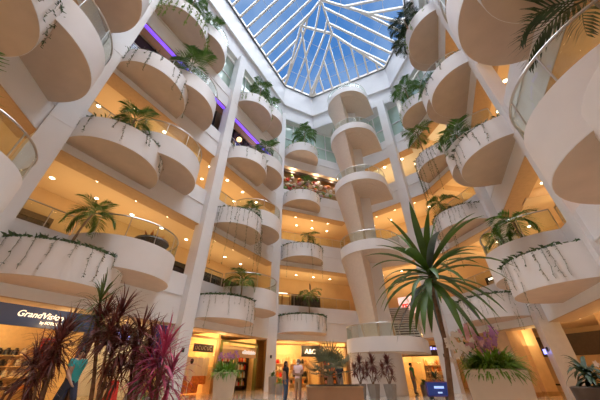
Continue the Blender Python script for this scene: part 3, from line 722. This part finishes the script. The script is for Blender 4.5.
# eyewear shop (left wall, first bay)
f = F['F1']; o = -3.4
t = shop('F1', o, -1.6, 6.1, 3.62, 'bright eyewear shop under the blue sign', NAVY, glass=False)
t = thing('shop_sign', 'navy blue shop sign with white GrandVision lettering', 'sign', f.p(2.3, o, 2.8)); m = MB(); f.fb(m, -1.6, 6.1, o+.08, o+.20, 2.80, 3.62); pn = m.build('panel', NAVY, t)
text('GrandVision', f, 2.93, o+.21, 3.17, .345, SIGNW, pn, .22, bold=.003); text('by FOTOTICA', f, 3.85, o+.21, 2.95, .155, SIGNW, pn, .05, bold=.003)
shelf('F1', .3, 3.2, -6.7, 'eyewear display shelf in the middle of the bright shop', [PALEBOX, WOOD, ORANGEP, BLACK], 4, .5, .45, 8, 2, SHOPWALL)
shelf('F1', 3.4, 5.8, -6.7, 'eyewear display shelf beside the red posters', [PALEBOX, WOOD, BLACK, SIGNDARK], 4, .5, .45, 7, 3, SHOPWALL)
def poster(fn, s, o, z, w, h, m_, lab, m2_=None):
    f = F[fn]; t = thing('poster', lab, 'poster', f.p(s, o, z)); m = MB(); f.fb(m, s-w/2, s+w/2, o, o+.03, z, z+h); m.build('board', m_, t)
    m = MB(); f.fb(m, s-w*.3, s+w*.3, o+.03, o+.04, z+h*.55, z+h*.8); f.fb(m, s-w*.35, s+w*.1, o+.03, o+.04, z+h*.2, z+h*.4); m.build('print', m2_ or PALEBOX, t)
poster('F1', 5.0, -4.3, 1.75, .7, .75, REDP, 'red and orange poster high in the eyewear shop', ORANGEP)
poster('F1', 4.6, -3.9, .55, .35, .8, ORANGEP, 'narrow orange stand poster near the cordyline in the eyewear shop')
poster('F1', 1.9, -4.1, .7, .35, .9, ORANGEP, 'orange stand poster beside the counter in the eyewear shop', REDP)
t = thing('shop_counter', 'pale shop counter in the eyewear shop', 'counter', f.p(1.8,-4.6,0)); m = MB(); f.fb(m, .2, 3.0, -4.9, -4.4, 0, .9); m.build('body', POT, t); m = MB(); f.fb(m, .15, 3.05, -4.95, -4.35, .9, .95); m.build('top', WOOD, t)
t = thing('side_table', 'dark brown square table outside the eyewear shop', 'table', f.p(3.0,-1.6,0)); m = MB(); f.fb(m, 2.5, 3.5, -2.0, -1.3, .62, .72); m.build('tabletop', BROWNT, t)
for a in ((2.55,-1.95),(3.38,-1.95),(2.55,-1.42),(3.38,-1.42)): m = MB(); f.fb(m, a[0], a[0]+.07, a[1], a[1]+.07, 0, .62); m.build('leg', BROWNT, t)
# violet-lit shop and banner
t = shop('F1', o, 6.2, 9.4, 3.3, 'dim shop with violet lit letters behind the cordylines', DARKBROWN, wall=WHITE)
t = thing('lit_sign', 'violet lit lettering on the dim shop behind the cordylines', 'sign', f.p(7.6,o,2.5)); m = MB(); f.fb(m, 6.5, 9.0, o+.08, o+.14, 2.4, 3.2); pn = m.build('panel', SIGNDARK, t); text("S€'t", f, 7.3, o+.15, 2.62, .5, SIGNV, pn, .1, bold=.01)
poster('F1', 7.6, o+.25, .1, .9, 1.6, PALEBOX, 'white notice board behind the cordyline stems', SIGNDARK)
t = thing('hanging_banner', 'purple banner hanging beside the white column', 'banner', f.p(8.0,-.9,2.9)); m = MB(); f.fb(m, 7.45, 8.4, -.4, -.36, 1.3, 3.2); m.build('cloth', PURPBAN, t); m = MB(); m.tube([f.p(7.4,-.38,3.22), f.p(8.42,-.38,3.22)], .02, 6); m.build('rod', STEEL, t)
t = thing('sandwich_board', 'red folding floor sign among the cordyline stems', 'sign', f.p(6.9,-1.0,0)); 
for sg in (-1,1): m = MB(); m.ob(f.p(6.6,-1.0+sg*.3,0), f.d*.32, f.n*.03, f.n*(-sg*.26)+V3((0,0,.85))); m.build('panel', REDP, t)
# orange shop and green-framed shop (left wall, second bay)
f = F['F2']; o = -1.7
t = shop('F2', o, 1.2, 4.75, 3.12, 'orange-lit clothes shop beside the white column', WOOD, depth=3.2)
m = MB(); f.fb(m, 1.2, 2.0, o+.08, o+.14, 0, 3.0); m.build('orange_side_panel', ORANGE, t)
t = thing('shop_sign', 'dark brown sign with pale lettering over the orange-lit shop', 'sign', f.p(3.2,o,2.2)); m = MB(); f.fb(m, 2.45, 4.1, o+.09, o+.14, 2.22, 2.66); m.build('panel', DARKBROWN, t)
m = MB()
for i in range(6):
    p = f.p(2.66+.24*i, o+.15, 2.44); m.tube([p+f.d*(.08*math.cos(a))+V3((0,0,.1*math.sin(a))) for a in [PI*.25+1.5*PI*j/10*(1 if i%2 else -1) for j in range(11)]], .014, 5)
m.build('emblem', PALEBOX, t)
for i in range(14):
    p = f.p(2.2+.17*i, o-.5-.25*(i%3), 1.95-.45*(i%3))
    t = thing('hanging_garment', 'orange garment hanging in the window of the orange-lit shop', 'garment', p, 'garments in the orange-lit shop'); m = MB()
    m.prism([(p.x+f.d.x*q[0]+f.n.x*q[1], p.y+f.d.y*q[0]+f.n.y*q[1]) for q in ((-.2,-.05),(.2,-.05),(.24,.05),(-.24,.05))], p.z-1.0, p.z); m.build('cloth', ORANGEP if i%3 else PALEBOX, t)
    m = MB(); m.tube([p, p+V3((0,0,.12))], .012, 5); m.tube([p-f.d*.18, p+V3((0,0,.06)), p+f.d*.18], .01, 5); m.build('hanger', STEEL, t)
t = thing('mannequin', 'white-clad mannequin by the orange side panel', 'mannequin', f.p(2.2,o+.5,0)); p = f.p(2.2,o+.5,0); m = MB(); m.lathe([(.2,0),(.2,.03),(.02,.05),(.02,.6),(.13,.75),(.16,1.0),(.12,1.15),(.19,1.4),(.16,1.5),(.05,1.55)], p, 14); m.build('torso', PALEBOX, t, True); m = MB(); m.lathe([(.045,1.55),(.09,1.64),(.1,1.72),(.07,1.81),(.001,1.83)], p, 12); m.build('head', BLACK, t, True)
t = shop('F2', o, 4.85, 9.0, 3.05, 'green-framed cosmetics shop with white lit lettering', GREENF, depth=3.0)
t = thing('lit_sign', 'white lit lettering over the cosmetics shop', 'sign', f.p(7.6,o,2.3)); m = MB(); f.fb(m, 5.0, 8.9, o-.02, o+.05, 2.05, 2.75); pn = m.build('panel', TAN, t); text('oBoticário', f, 7.15, o+.06, 2.3, .36, SIGNW, pn, 0, bold=.012)
shelf('F2', 5.6, 7.0, -2.7, 'cosmetics shelf at the green frame', [ORANGEP, REDP, PALEBOX, PINK], 4, .3, .5, 6, 5); shelf('F2', 7.5, 8.8, -2.7, 'cosmetics shelf below the white lit lettering', [ORANGEP, REDP, PALEBOX, BRIGHT], 4, .3, .5, 6, 6)
poster('F2', 6.2, o-.2, 1.9, .8, .5, PINK, 'lilac window decal in the green-framed shop', OPURPLE)
# far shop with black sign
f = F['F3']; o = -2.0
t = shop('F3', o, .7, 5.1, 3.2, 'golden lit far shop with black sign', WOOD, depth=2.6)
t = thing('shop_sign', 'black shop sign with white script lettering on the far shop', 'sign', f.p(4.2,o,2.4)); m = MB(); f.fb(m, 3.25, 5.0, o+.09, o+.16, 2.25, 3.08); pn = m.build('panel', SIGNDARK, t); text('A&C', f, 3.55, o+.17, 2.48, .5, SIGNW, pn, .15, bold=.012)
shelf('F3', .9, 2.8, -4.5, 'clothes shelf in the golden far shop, nearer the corner column', [ORANGEP, PALEBOX, WOOD, REDP], 4, .3, .5, 6, 7, SHOPWALL); shelf('F3', 3.0, 4.9, -4.5, 'clothes shelf in the golden far shop, behind the fan palm', [ORANGEP, PALEBOX, WOOD, BLACK], 4, .3, .5, 6, 8, SHOPWALL)
f = F['F4']; o = -1.9
t = shop('F4', o, 2.5, 6.2, 2.62, 'lit shop with dark canopy right of the stair drum', BLACK, depth=2.6)
t = thing('shop_sign', 'dark canopy sign with pale violet lettering right of the stair drum', 'sign', f.p(7,o,2.3)); m = MB(); f.fb(m, 2.5, 6.4, o+.1, o+.5, 2.2, 2.9); m.build('panel', DARKBROWN, t); m = MB()
for i in range(7): f.fb(m, 4.6+.2*i, 4.73+.2*i, o+.5, o+.53, 2.6, 2.74+.06*(i%3==1))
m.build('emblem', SIGNV, t)
shelf('F4', 3.9, 5.4, -3.6, 'shelf in the lit shop right of the stair drum', [PALEBOX, ORANGEP, WOOD], 4, .3, .45, 6, 9, SHOPWALL)
t = shop('F3', -2.0, 5.2, 7.8, 3.1, 'golden lit shop half hidden behind the fan palm', WOOD, depth=2.6)
shelf('F3', 5.4, 7.4, -3.6, 'shelf of bright goods between fan palm and stair drum', [PALEBOX, ORANGEP, REDP, PINK], 5, .3, .45, 6, 10)
# blue screen
p = V3((7.05,16.6,0)); t = thing('information_screen', 'low blue information screen beside the dracaena trunk', 'screen', p); m = MB(); m.box(p+V3((0,0,.42)), (1.15,.12,.62)); m.build('housing', PURPBAN, t); m = MB(); m.box(p+V3((0,-.065,.42)), (1.05,.01,.52)); sc_ = m.build('screen', SCREEN, t)
m = MB(); m.box(p+V3((.05,-.075,.5)), (.5,.01,.10)); m.box(p+V3((.05,-.075,.28)), (.22,.01,.06)); m.build('emblem', SCREENT, sc_)
m = MB(); m.box(p+V3((-.4,0,.06)), (.08,.4,.12)); m.box(p+V3((.4,0,.06)), (.08,.4,.12)); m.build('feet', BLACK, t)
# dark shopfront deep in the right lobby
f = F['F5']
t = thing('shopfront', 'dark shopfront deep in the lobby behind the orchid planter', 'shop', f.p(3,-7.2,0)); m = MB(); f.fb(m, -6, 6.5, -7.3, -7.1, 2.1, 3.4); m.build('fascia', DARKBROWN, t); m = MB(); f.fb(m, -6, 6.5, -7.3, -7.15, 0, 2.1); m.build('panel', TAN, t); m = MB(); f.fb(m, -6, 6.5, -7.14, -7.1, .35, .45); m.build('rail', BLACK, t)
f = F['F6']
t = thing('shopfront', 'dark shopfront in the lobby at the lower right corner', 'shop', f.p(3,-7.2,0)); m = MB(); f.fb(m, 0, 9, -7.3, -7.1, 2.0, 3.3); m.build('fascia', DARKBROWN, t); m = MB(); f.fb(m, 0, 9, -7.3, -7.15, 0, 2.0); m.build('panel', WARMSTONE, t)
# gallery shopfronts
def gal(fn, k, s0, s1, o, h, mfr, mpan, lab, parts=3, mlit=None):
    f = F[fn]; z = BB[k]+1.45; t = thing('gallery_shopfront', lab, 'shop', f.p((s0+s1)/2, o, z))
    m = MB(); f.fb(m, s0, s1, o-.05, o+.05, z, z+h); m.build('panel', mpan, t)
    m = MB(); n = parts
    for i in range(n+1): x = s0+(s1-s0)*i/n; f.fb(m, x-.05, x+.05, o+.05, o+.13, z, z+h)
    f.fb(m, s0, s1, o+.05, o+.16, z+h-.3, z+h); m.build('frame', mfr, t)
    if mlit: m = MB(); f.fb(m, s0+.3, s1-.3, o+.16, o+.19, z+h-.24, z+h-.1); m.build('light_line', mlit, t)
    return t
gal('F1',2,.9,2.7,-4.6,3.3,DARKBROWN,DARKBROWN,'dark brown doorway on the lowest gallery above the blue sign',2)
gal('F1',2,-1.2,.8,-4.7,3.3,WOOD,SHOPWALL,'yellow lit wall panel on the lowest gallery above the blue sign',2)
gal('F2',2,.8,7.5,-3.4,3.0,BLACK,DARKGLASS,'dark glass shopfront on the lowest gallery above the orange shop',5)
t_ = gal('F3',2,.3,2.7,-3.6,3.1,WOOD,SHOPWALL,'cream lit shopfront on the lowest far gallery',3,LAMPW)
gal('F3',2,2.9,6.0,-3.6,3.0,DARKBROWN,DARKGLASS,'dark arched shopfront on the lowest far gallery',3)
gal('F5',2,.2,5.0,-3.2,2.6,BLACK,PALEBOX,'bright shopfront behind the dracaena leaves on the lowest gallery',4,LAMPW)
# toy display wall on the third far gallery
f = F['F3']; z = BB[4]+1.45; t = thing('window_display', 'crowded colourful window display on the third far gallery', 'display', f.p(2.4,-.9,z)); m = MB(); f.fb(m, .3, f.L-.2, -1.2, -1.1, z, BB[5]+.1); m.build('back_panel', WOOD, t); m = MB(); f.fb(m, .3, f.L-.2, -.6, -.47, BB[5]-.45, BB[5]+.1); m.build('dark_header', DARKBROWN, t)
for i in range(110):
    x = R.uniform(.5,f.L-.5); zz = R.uniform(z+.9,BB[5]-.8); m = MB(); s_ = R.uniform(.12,.28); b = f.p(x,-.9+R.uniform(-.1,.15),zz); m.lathe([(s_*.5,0),(s_,s_*.4),(s_*.9,s_),(s_*.4,s_*1.4),(.001,s_*1.5)], b, 8)
    it = m.build('product', R.choice([ORANGEP,PALEBOX,REDP,PINK,PALEBOX,OWHITE,BRIGHT])); it.parent = None; tag(it, 'small colourful item in the window display of the third far gallery', 'product', 'items in the far window display')
# hanging signs, red sign, red figure
f = F['F3']; p = f.p(4.0,-1.4,BB[3]-1.3); t = thing('hanging_sign', 'small dark square sign hanging under the far gallery ceiling', 'sign', p); m = MB(); m.box(p, (.75,.06,.5), f.rz+1.0); m.build('panel', DARKBROWN, t); m = MB(); m.tube([p+V3((0,0,.25)), p+V3((0,0,1.75))], .012, 5); m.build('rod', STEEL, t)
p = f.p(4.0,-2.2,BB[4]-3.6); t = thing('promo_banner', 'red and white banner standing on the second far gallery', 'banner', p); m = MB(); m.lathe([(.3,0),(.34,.6),(.25,1.2),(.1,1.4)], p, 12); m.build('shell', REDP, t); m = MB(); m.lathe([(.345,.5),(.35,.6),(.3,.9)], p, 12); m.build('white_band', OWHITE, t); m = MB(); m.tube([p+V3((0,0,-.85)),p], .05, 8); m.build('post', STEEL, t)
f = F['F4']; t = thing('lit_sign', 'red lit sign with pale letters at the head of the stair flight', 'sign', f.p(4.3,-2.2,5.5)); m = MB(); f.fb(m, 3.3, 5.4, -2.2, -2.05, 5.5, 6.9); pn = m.build('panel', PINKGLYPH, t); text('ZE ZO', f, 3.45, -2.04, 5.85, .62, REDSIGN, pn, 0, bold=.03)
# glowing plate imitating a sign reflected in the polished column
f = F['F6']; t = thing('sign_reflection', 'glowing plate imitating a violet sign reflection on the polished stone column', 'sign', f.p(0,.56,2.0)); m = MB(); f.fb(m, -.25, .1, .54, .58, 1.9, 2.12); m.build('plate', SIGNV, t)

# ------------------------------------------------------------------ downlights, lamps and added fill lights
dl = MB(); dl.lathe([(.001,-.012),(.12,-.012)], (0,0,0), 14, 0); dl.grid([[(r_*math.cos(2*PI*k/14), r_*math.sin(2*PI*k/14), z_) for k in range(14)] for r_, z_ in ((.12,-.02),(.16,-.012),(.16,.0))], 1, True)
DLM = dl.mesh('ceiling_downlight', [LAMP, WHITE])
LEVC = {2:'ground-floor', 3:'lowest gallery', 4:'second gallery', 5:'third gallery'}
first = None
def lamp(name, p, e, col, r=.35):
    l = bpy.data.lights.new(name, 'POINT'); l.energy = e; l.color = col; l.shadow_soft_size = r
    o = bpy.data.objects.new(name, l); COL.objects.link(o); o.location = p
WE = 11.5; GE = 9; WARM = (1.0, .65, .27); NEUT = (1.0, .86, .70)
for fn in ('F0','F1','F2','F3','F4','F5','F6','F7'):
    f = F[fn]
    for k in (2,3,4,5):
        if k == 5 and fn in ('F1','F2'): continue
        n = max(2, int(f.L/1.9)); lab = 'round recessed downlight in the %s ceiling %s' % (LEVC[k], WHERE[fn])
        for i in range(n):
            for j, oo in enumerate((-1.75, -3.6)):
                x = f.L*(i+.3+.4*j)/n
                o = link('ceiling_downlight', DLM, None, f.p(x, oo, BB[k]+.452)); tag(o, lab, 'light', lab)
def ceiling_fill(name, f, o, z, e, col, w=1.3):  # added area light facing up to brighten the ceilings, no real fixture
    l = bpy.data.lights.new(name, 'AREA'); l.shape = 'RECTANGLE'; l.size = f.L*.86; l.size_y = w; l.energy = e; l.color = col
    ob = bpy.data.objects.new(name, l); COL.objects.link(ob); ob.location = f.p(f.L/2, o, z); ob.rotation_euler = (PI, 0, f.rz)
for fn, f in F.items():
    for k in (2,3,4,5,6):
        zc = (BB[k] if k < 6 else TOP0)+.45
        if k == 6: ceiling_fill('gallery_fill', f, -2.6, zc-2.2, 22*f.L, (.95,.97,1))
        elif k == 5 and fn in ('F1','F2'): lamp('lounge_lamp', f.p(f.L/2, -.7, zc-2.0), 40, (.6,.5,1))
        elif k == 2: ceiling_fill('ground_fill', f, -2.2, zc-1.2, GE*f.L, WARM); lamp('ground_point_fill', f.p(f.L/2, -1.2 if fn in ('F2','F3','F4') else -2.4, zc-.8), 45, WARM)  # point fill added to light the columns, pots and people
        else: ceiling_fill('gallery_fill', f, -2.9, zc-2.3, WE*f.L*(1.35 if fn in ('F3','F4','F5') else 1.0), WARM, 2.8)
for fn, s, o, e in (('F1',2.2,-5.2,150),('F1',7.8,-5,70),('F2',3,-3.2,140),('F2',7,-3.2,120),('F3',2.7,-3.2,120),('F4',4,-2.9,120),('F3',6.5,-3.0,110),('F3',2.4,-1.0,0)):
    if e: lamp('shop_lamp', F[fn].p(s, o, 2.75), e, (1,.66,.30))
lamp('display_lamp', F['F3'].p(1.6,-.3,BB[5]-.35), 60, NEUT, .15); lamp('display_lamp', F['F3'].p(4.6,-.3,BB[5]-.35), 60, NEUT, .15); lamp('display_lamp', F['F3'].p(6.8,-.3,BB[5]-.35), 40, NEUT, .15)

# ------------------------------------------------------------------ people
def person(label, loc, H, yaw, shirt, pants, hair, long_hair=False, sleeve=.55, shorts=False, pose='stand', mask=False):
    t = thing('person', label, 'person', loc, None, yaw); k = H/1.75
    J = dict(pel=(0,0,.95),sp=(0,0,1.12),ch=(0,-.01,1.32),nk=(0,.01,1.49),hd=(0,-.015,1.59),ht=(0,0,1.69),ns=(0,-.095,1.58))
    rad = dict(pel=(.15,.11),sp=(.14,.10),ch=(.165,.11),nk=(.055,.055),hd=(.078,.092),ht=(.06,.07),ns=(.014,.014))
    tagm = {}; E = [('pel','sp','shirt'),('sp','ch','shirt'),('ch','nk','shirt'),('nk','hd','skin'),('hd','ht','skin'),('hd','ns','skin')]
    walk = pose == 'walk'
    for sg, S_ in ((-1,'l'),(1,'r')):
        fw = (.0 if not walk else sg*.24)
        J['sh'+S_]=(sg*.185,0,1.43); J['um'+S_]=(sg*.215,-.0+fw*.3,1.28)
        arm = {'stand':((sg*.25,.03,1.13),(sg*.25,-.08,.90)),'walk':((sg*.25,.04+fw*.6,1.14),(sg*.24,-.12+fw*.9,.95)),'reach':((sg*.25,-.12,1.18),(sg*.2,-.38,1.22)),'fold':((sg*.26,-.04,1.14),(sg*.05,-.24,1.12))}[pose]
        J['el'+S_], J['wr'+S_] = arm
        J['hp'+S_]=(sg*.09,0,.90); J['kn'+S_]=(sg*.10,-.03-fw*.9,.50); J['an'+S_]=(sg*.10,.02-fw*1.5 if fw<0 or not walk else .30,.09 if not (walk and sg>0) else .16); 
        a = V3(J['an'+S_]); J['to'+S_]=(sg*.115,a.y-.16,max(.03,a.z-.06))
        rad.update({'sh'+S_:(.07,.07),'um'+S_:(.055,.055),'el'+S_:(.042,.042),'wr'+S_:(.028,.028),'hp'+S_:(.095,.1),'kn'+S_:(.062,.062),'an'+S_:(.042,.042),'to'+S_:(.036,.03)})
        E += [('ch','sh'+S_,'shirt'),('sh'+S_,'um'+S_,'shirt'),('um'+S_,'el'+S_,'shirt' if sleeve > .8 else 'skin'),('el'+S_,'wr'+S_,'skin'),('pel','hp'+S_,'pants'),('hp'+S_,'kn'+S_,'pants'),('kn'+S_,'an'+S_,'skin' if shorts else 'pants'),('an'+S_,'to'+S_,'shoe')]
        w = V3(J['wr'+S_]); d = (w-V3(J['el'+S_])).normalized(); side = V3((0,1,0)) if pose in('stand','walk') else V3((0,0,1))
        J['pm'+S_]=tuple(w+d*.075); rad['pm'+S_]=(.032,.02); E.append(('wr'+S_,'pm'+S_,'skin'))
        for q in range(4):
            b = w+d*.10+side*(.028-.019*q); l = (.06,.072,.066,.05)[q]; n1='f%d%s'%(q,S_); n2='g%d%s'%(q,S_)
            J[n1]=tuple(b+d*l*.4); J[n2]=tuple(b+d*l+V3((-sg*.018,0,0))); rad[n1]=rad[n2]=(.0085,.0085); E += [('pm'+S_,n1,'skin'),(n1,n2,'skin')]
        n1='th'+S_; n2='ti'+S_; J[n1]=tuple(w+d*.045+side*.04); J[n2]=tuple(w+d*.085+side*.055); rad[n1]=rad[n2]=(.01,.01); E += [('wr'+S_,n1,'skin'),(n1,n2,'skin')]
    ks = list(J); idx = {n:i for i,n in enumerate(ks)}
    me = bpy.data.meshes.new('body'); me.from_pydata([V3(J[n])*k for n in ks], [(idx[a],idx[b]) for a,b,_ in E], [])
    ob = bpy.data.objects.new('body', me); COL.objects.link(ob); ob.modifiers.new('s','SKIN')
    for n in ks: sv = me.skin_vertices[0].data[idx[n]]; sv.radius = (rad[n][0]*k*(1.28 if rad[n][0] > .04 and n not in ('hd','ht','nk') else 1), rad[n][1]*k*(1.2 if rad[n][0] > .04 and n not in ('hd','ht','nk') else 1)); sv.use_root = (n == 'pel')
    ob.modifiers.new('u','SUBSURF').levels = 1; ob.modifiers['u'].render_levels = 1
    dg = bpy.context.evaluated_depsgraph_get(); nm = bpy.data.meshes.new_from_object(ob.evaluated_get(dg)); ob.modifiers.clear(); ob.data = nm; nm.name = 'body'
    nm.materials.clear(); ms = dict(skin=SKIN, shirt=shirt, pants=pants, shoe=SHOE); kk = list(ms)
    for x in kk: nm.materials.append(ms[x])
    segs = [(V3(J[a])*k, V3(J[b])*k, c) for a,b,c in E]
    for pl in nm.polygons:
        c = pl.center; best = 9; bt = 'skin'
        for a,b,tt in segs:
            ab = b-a; u = max(0,min(1,(c-a).dot(ab)/max(1e-6,ab.length_squared))); dd = (c-a-ab*u).length
            if dd < best: best, bt = dd, tt
        if bt == 'shirt' and c.z < .97*k: bt = 'pants'
        if bt == 'shirt' and c.z > 1.475*k and abs(c.x) < .075*k: bt = 'skin'
        pl.material_index = kk.index(bt); pl.use_smooth = True
    ob.parent = t
    m = MB(); pr = [(.001,1.745),(.05,1.738),(.085,1.70),(.098,1.64),(.094,1.585)]
    if long_hair: pr += [(.10,1.50),(.10,1.40),(.085,1.34)]
    rows = []
    for r_, z in pr:
        rows.append([(r_*math.cos(a)*k*.92, (.012+r_*1.08*math.sin(a))*k, z*k) for a in [PI*(-.22+1.44*j/16) if z < 1.66 else 2*PI*j/16-PI*.22 for j in range(17)]])
    m.grid(rows); h = m.build('hair', hair, None, True); h.parent = t
    m = MB()
    for sg in (-1,1): m.lathe([(.001,-.009),(.008,-.004),(.008,.004),(.001,.009)], (sg*.032*k,-.098*k,1.615*k), 8)
    h = m.build('eyes', EYE, None, True); h.parent = t
    m = MB()
    for sg in (-1,1): m.lathe([(.001,-.03),(.014,-.018),(.017,.01),(.001,.03)], (sg*.083*k,.0,1.60*k), 8)
    h = m.build('ears', SKIN, None, True); h.parent = t
    m = MB(); m.box((0,-.098*k,1.535*k),(.045*k,.012*k,.01*k)); h = m.build('mouth', REDP, None); h.parent = t
    if mask:
        m = MB(); m.grid([[(.07*math.sin(a)*k, -(.112*math.cos(a))*k, z*k) for a in [-1.1+2.2*j/8 for j in range(9)]] for z in (1.52,1.55,1.59)]); h = m.build('face_mask', MASKW, None, True); h.parent = t
    return t
person('person in teal shirt and dark trousers striding past the cordylines', (-6.15,8.6,0), 1.72, 1.25, TEAL, DJEANS, HAIR, pose='walk')
person('person with long dark hair in black top and jeans beside the pink-shirted person', (-.66,14.7,0), 1.6, 1.2, BLACKC, JEANS, HAIR, True)
person('person in pale pink shirt and khaki shorts before the far shop', (-.08,14.4,0), 1.67, -.5, PINKC, KHAKI, GREYHAIR, shorts=True, pose='fold', mask=True)
person('person in green shirt and grey trousers standing right of the stair drum', (7.1,20.0,0), 1.66, .9, GREENC, GREYC, HAIR, pose='stand')
person('person dressed in black standing behind the tan planter box', (2.35,18.6,0), 1.6, 2.8, BLACKC, GREYC, HAIR, pose='stand')
f = F['F2']; p = f.p(4.4,.1,BB[3]+1.45); person('person in pale shirt standing on the second gallery above the orange shop', p, 1.75, 1.9, GREYC, BLACKC, HAIR)

# ------------------------------------------------------------------ sky, sun, camera
w = bpy.data.worlds.new('World'); S.world = w; w.use_nodes = True; nt = w.node_tree; bg = nt.nodes['Background']
tc = nt.nodes.new('ShaderNodeTexCoord'); nz = nt.nodes.new('ShaderNodeTexNoise'); nz.inputs['Scale'].default_value = 2.6; nz.inputs['Detail'].default_value = 5; nz.inputs['Roughness'].default_value = .55
rp = nt.nodes.new('ShaderNodeValToRGB'); rp.color_ramp.elements[0].position = .42; rp.color_ramp.elements[1].position = .78
rp.color_ramp.elements[0].color = (.075,.235,.60,1); rp.color_ramp.elements[1].color = (.52,.68,.90,1)
nt.links.new(tc.outputs['Generated'], nz.inputs['Vector']); nt.links.new(nz.outputs['Fac'], rp.inputs['Fac']); nt.links.new(rp.outputs['Color'], bg.inputs['Color']); bg.inputs['Strength'].default_value = 1.0
sl = bpy.data.lights.new('sun', 'SUN'); sl.energy = 9.3; sl.angle = math.radians(70); sl.color = (.93,.965,1.0)
so_ = bpy.data.objects.new('sun', sl); COL.objects.link(so_); so_.rotation_euler = (math.radians(6), math.radians(4), 0)
cam = bpy.data.cameras.new('camera'); cam.sensor_width = 36; cam.lens = 264/600*36; cam.clip_end = 300
co = bpy.data.objects.new('camera', cam); COL.objects.link(co); co.location = (0,0,1.15); co.rotation_euler = (math.radians(90+33.1), 0, 0); S.camera = co
S.view_settings.view_transform = 'Standard'; S.view_settings.look = 'None'; S.view_settings.gamma = 1; S.view_settings.use_curve_mapping = False; S.view_settings.exposure = 0.0
S.cycles.diffuse_bounces = 6; S.cycles.max_bounces = 14; S.cycles.transparent_max_bounces = 16
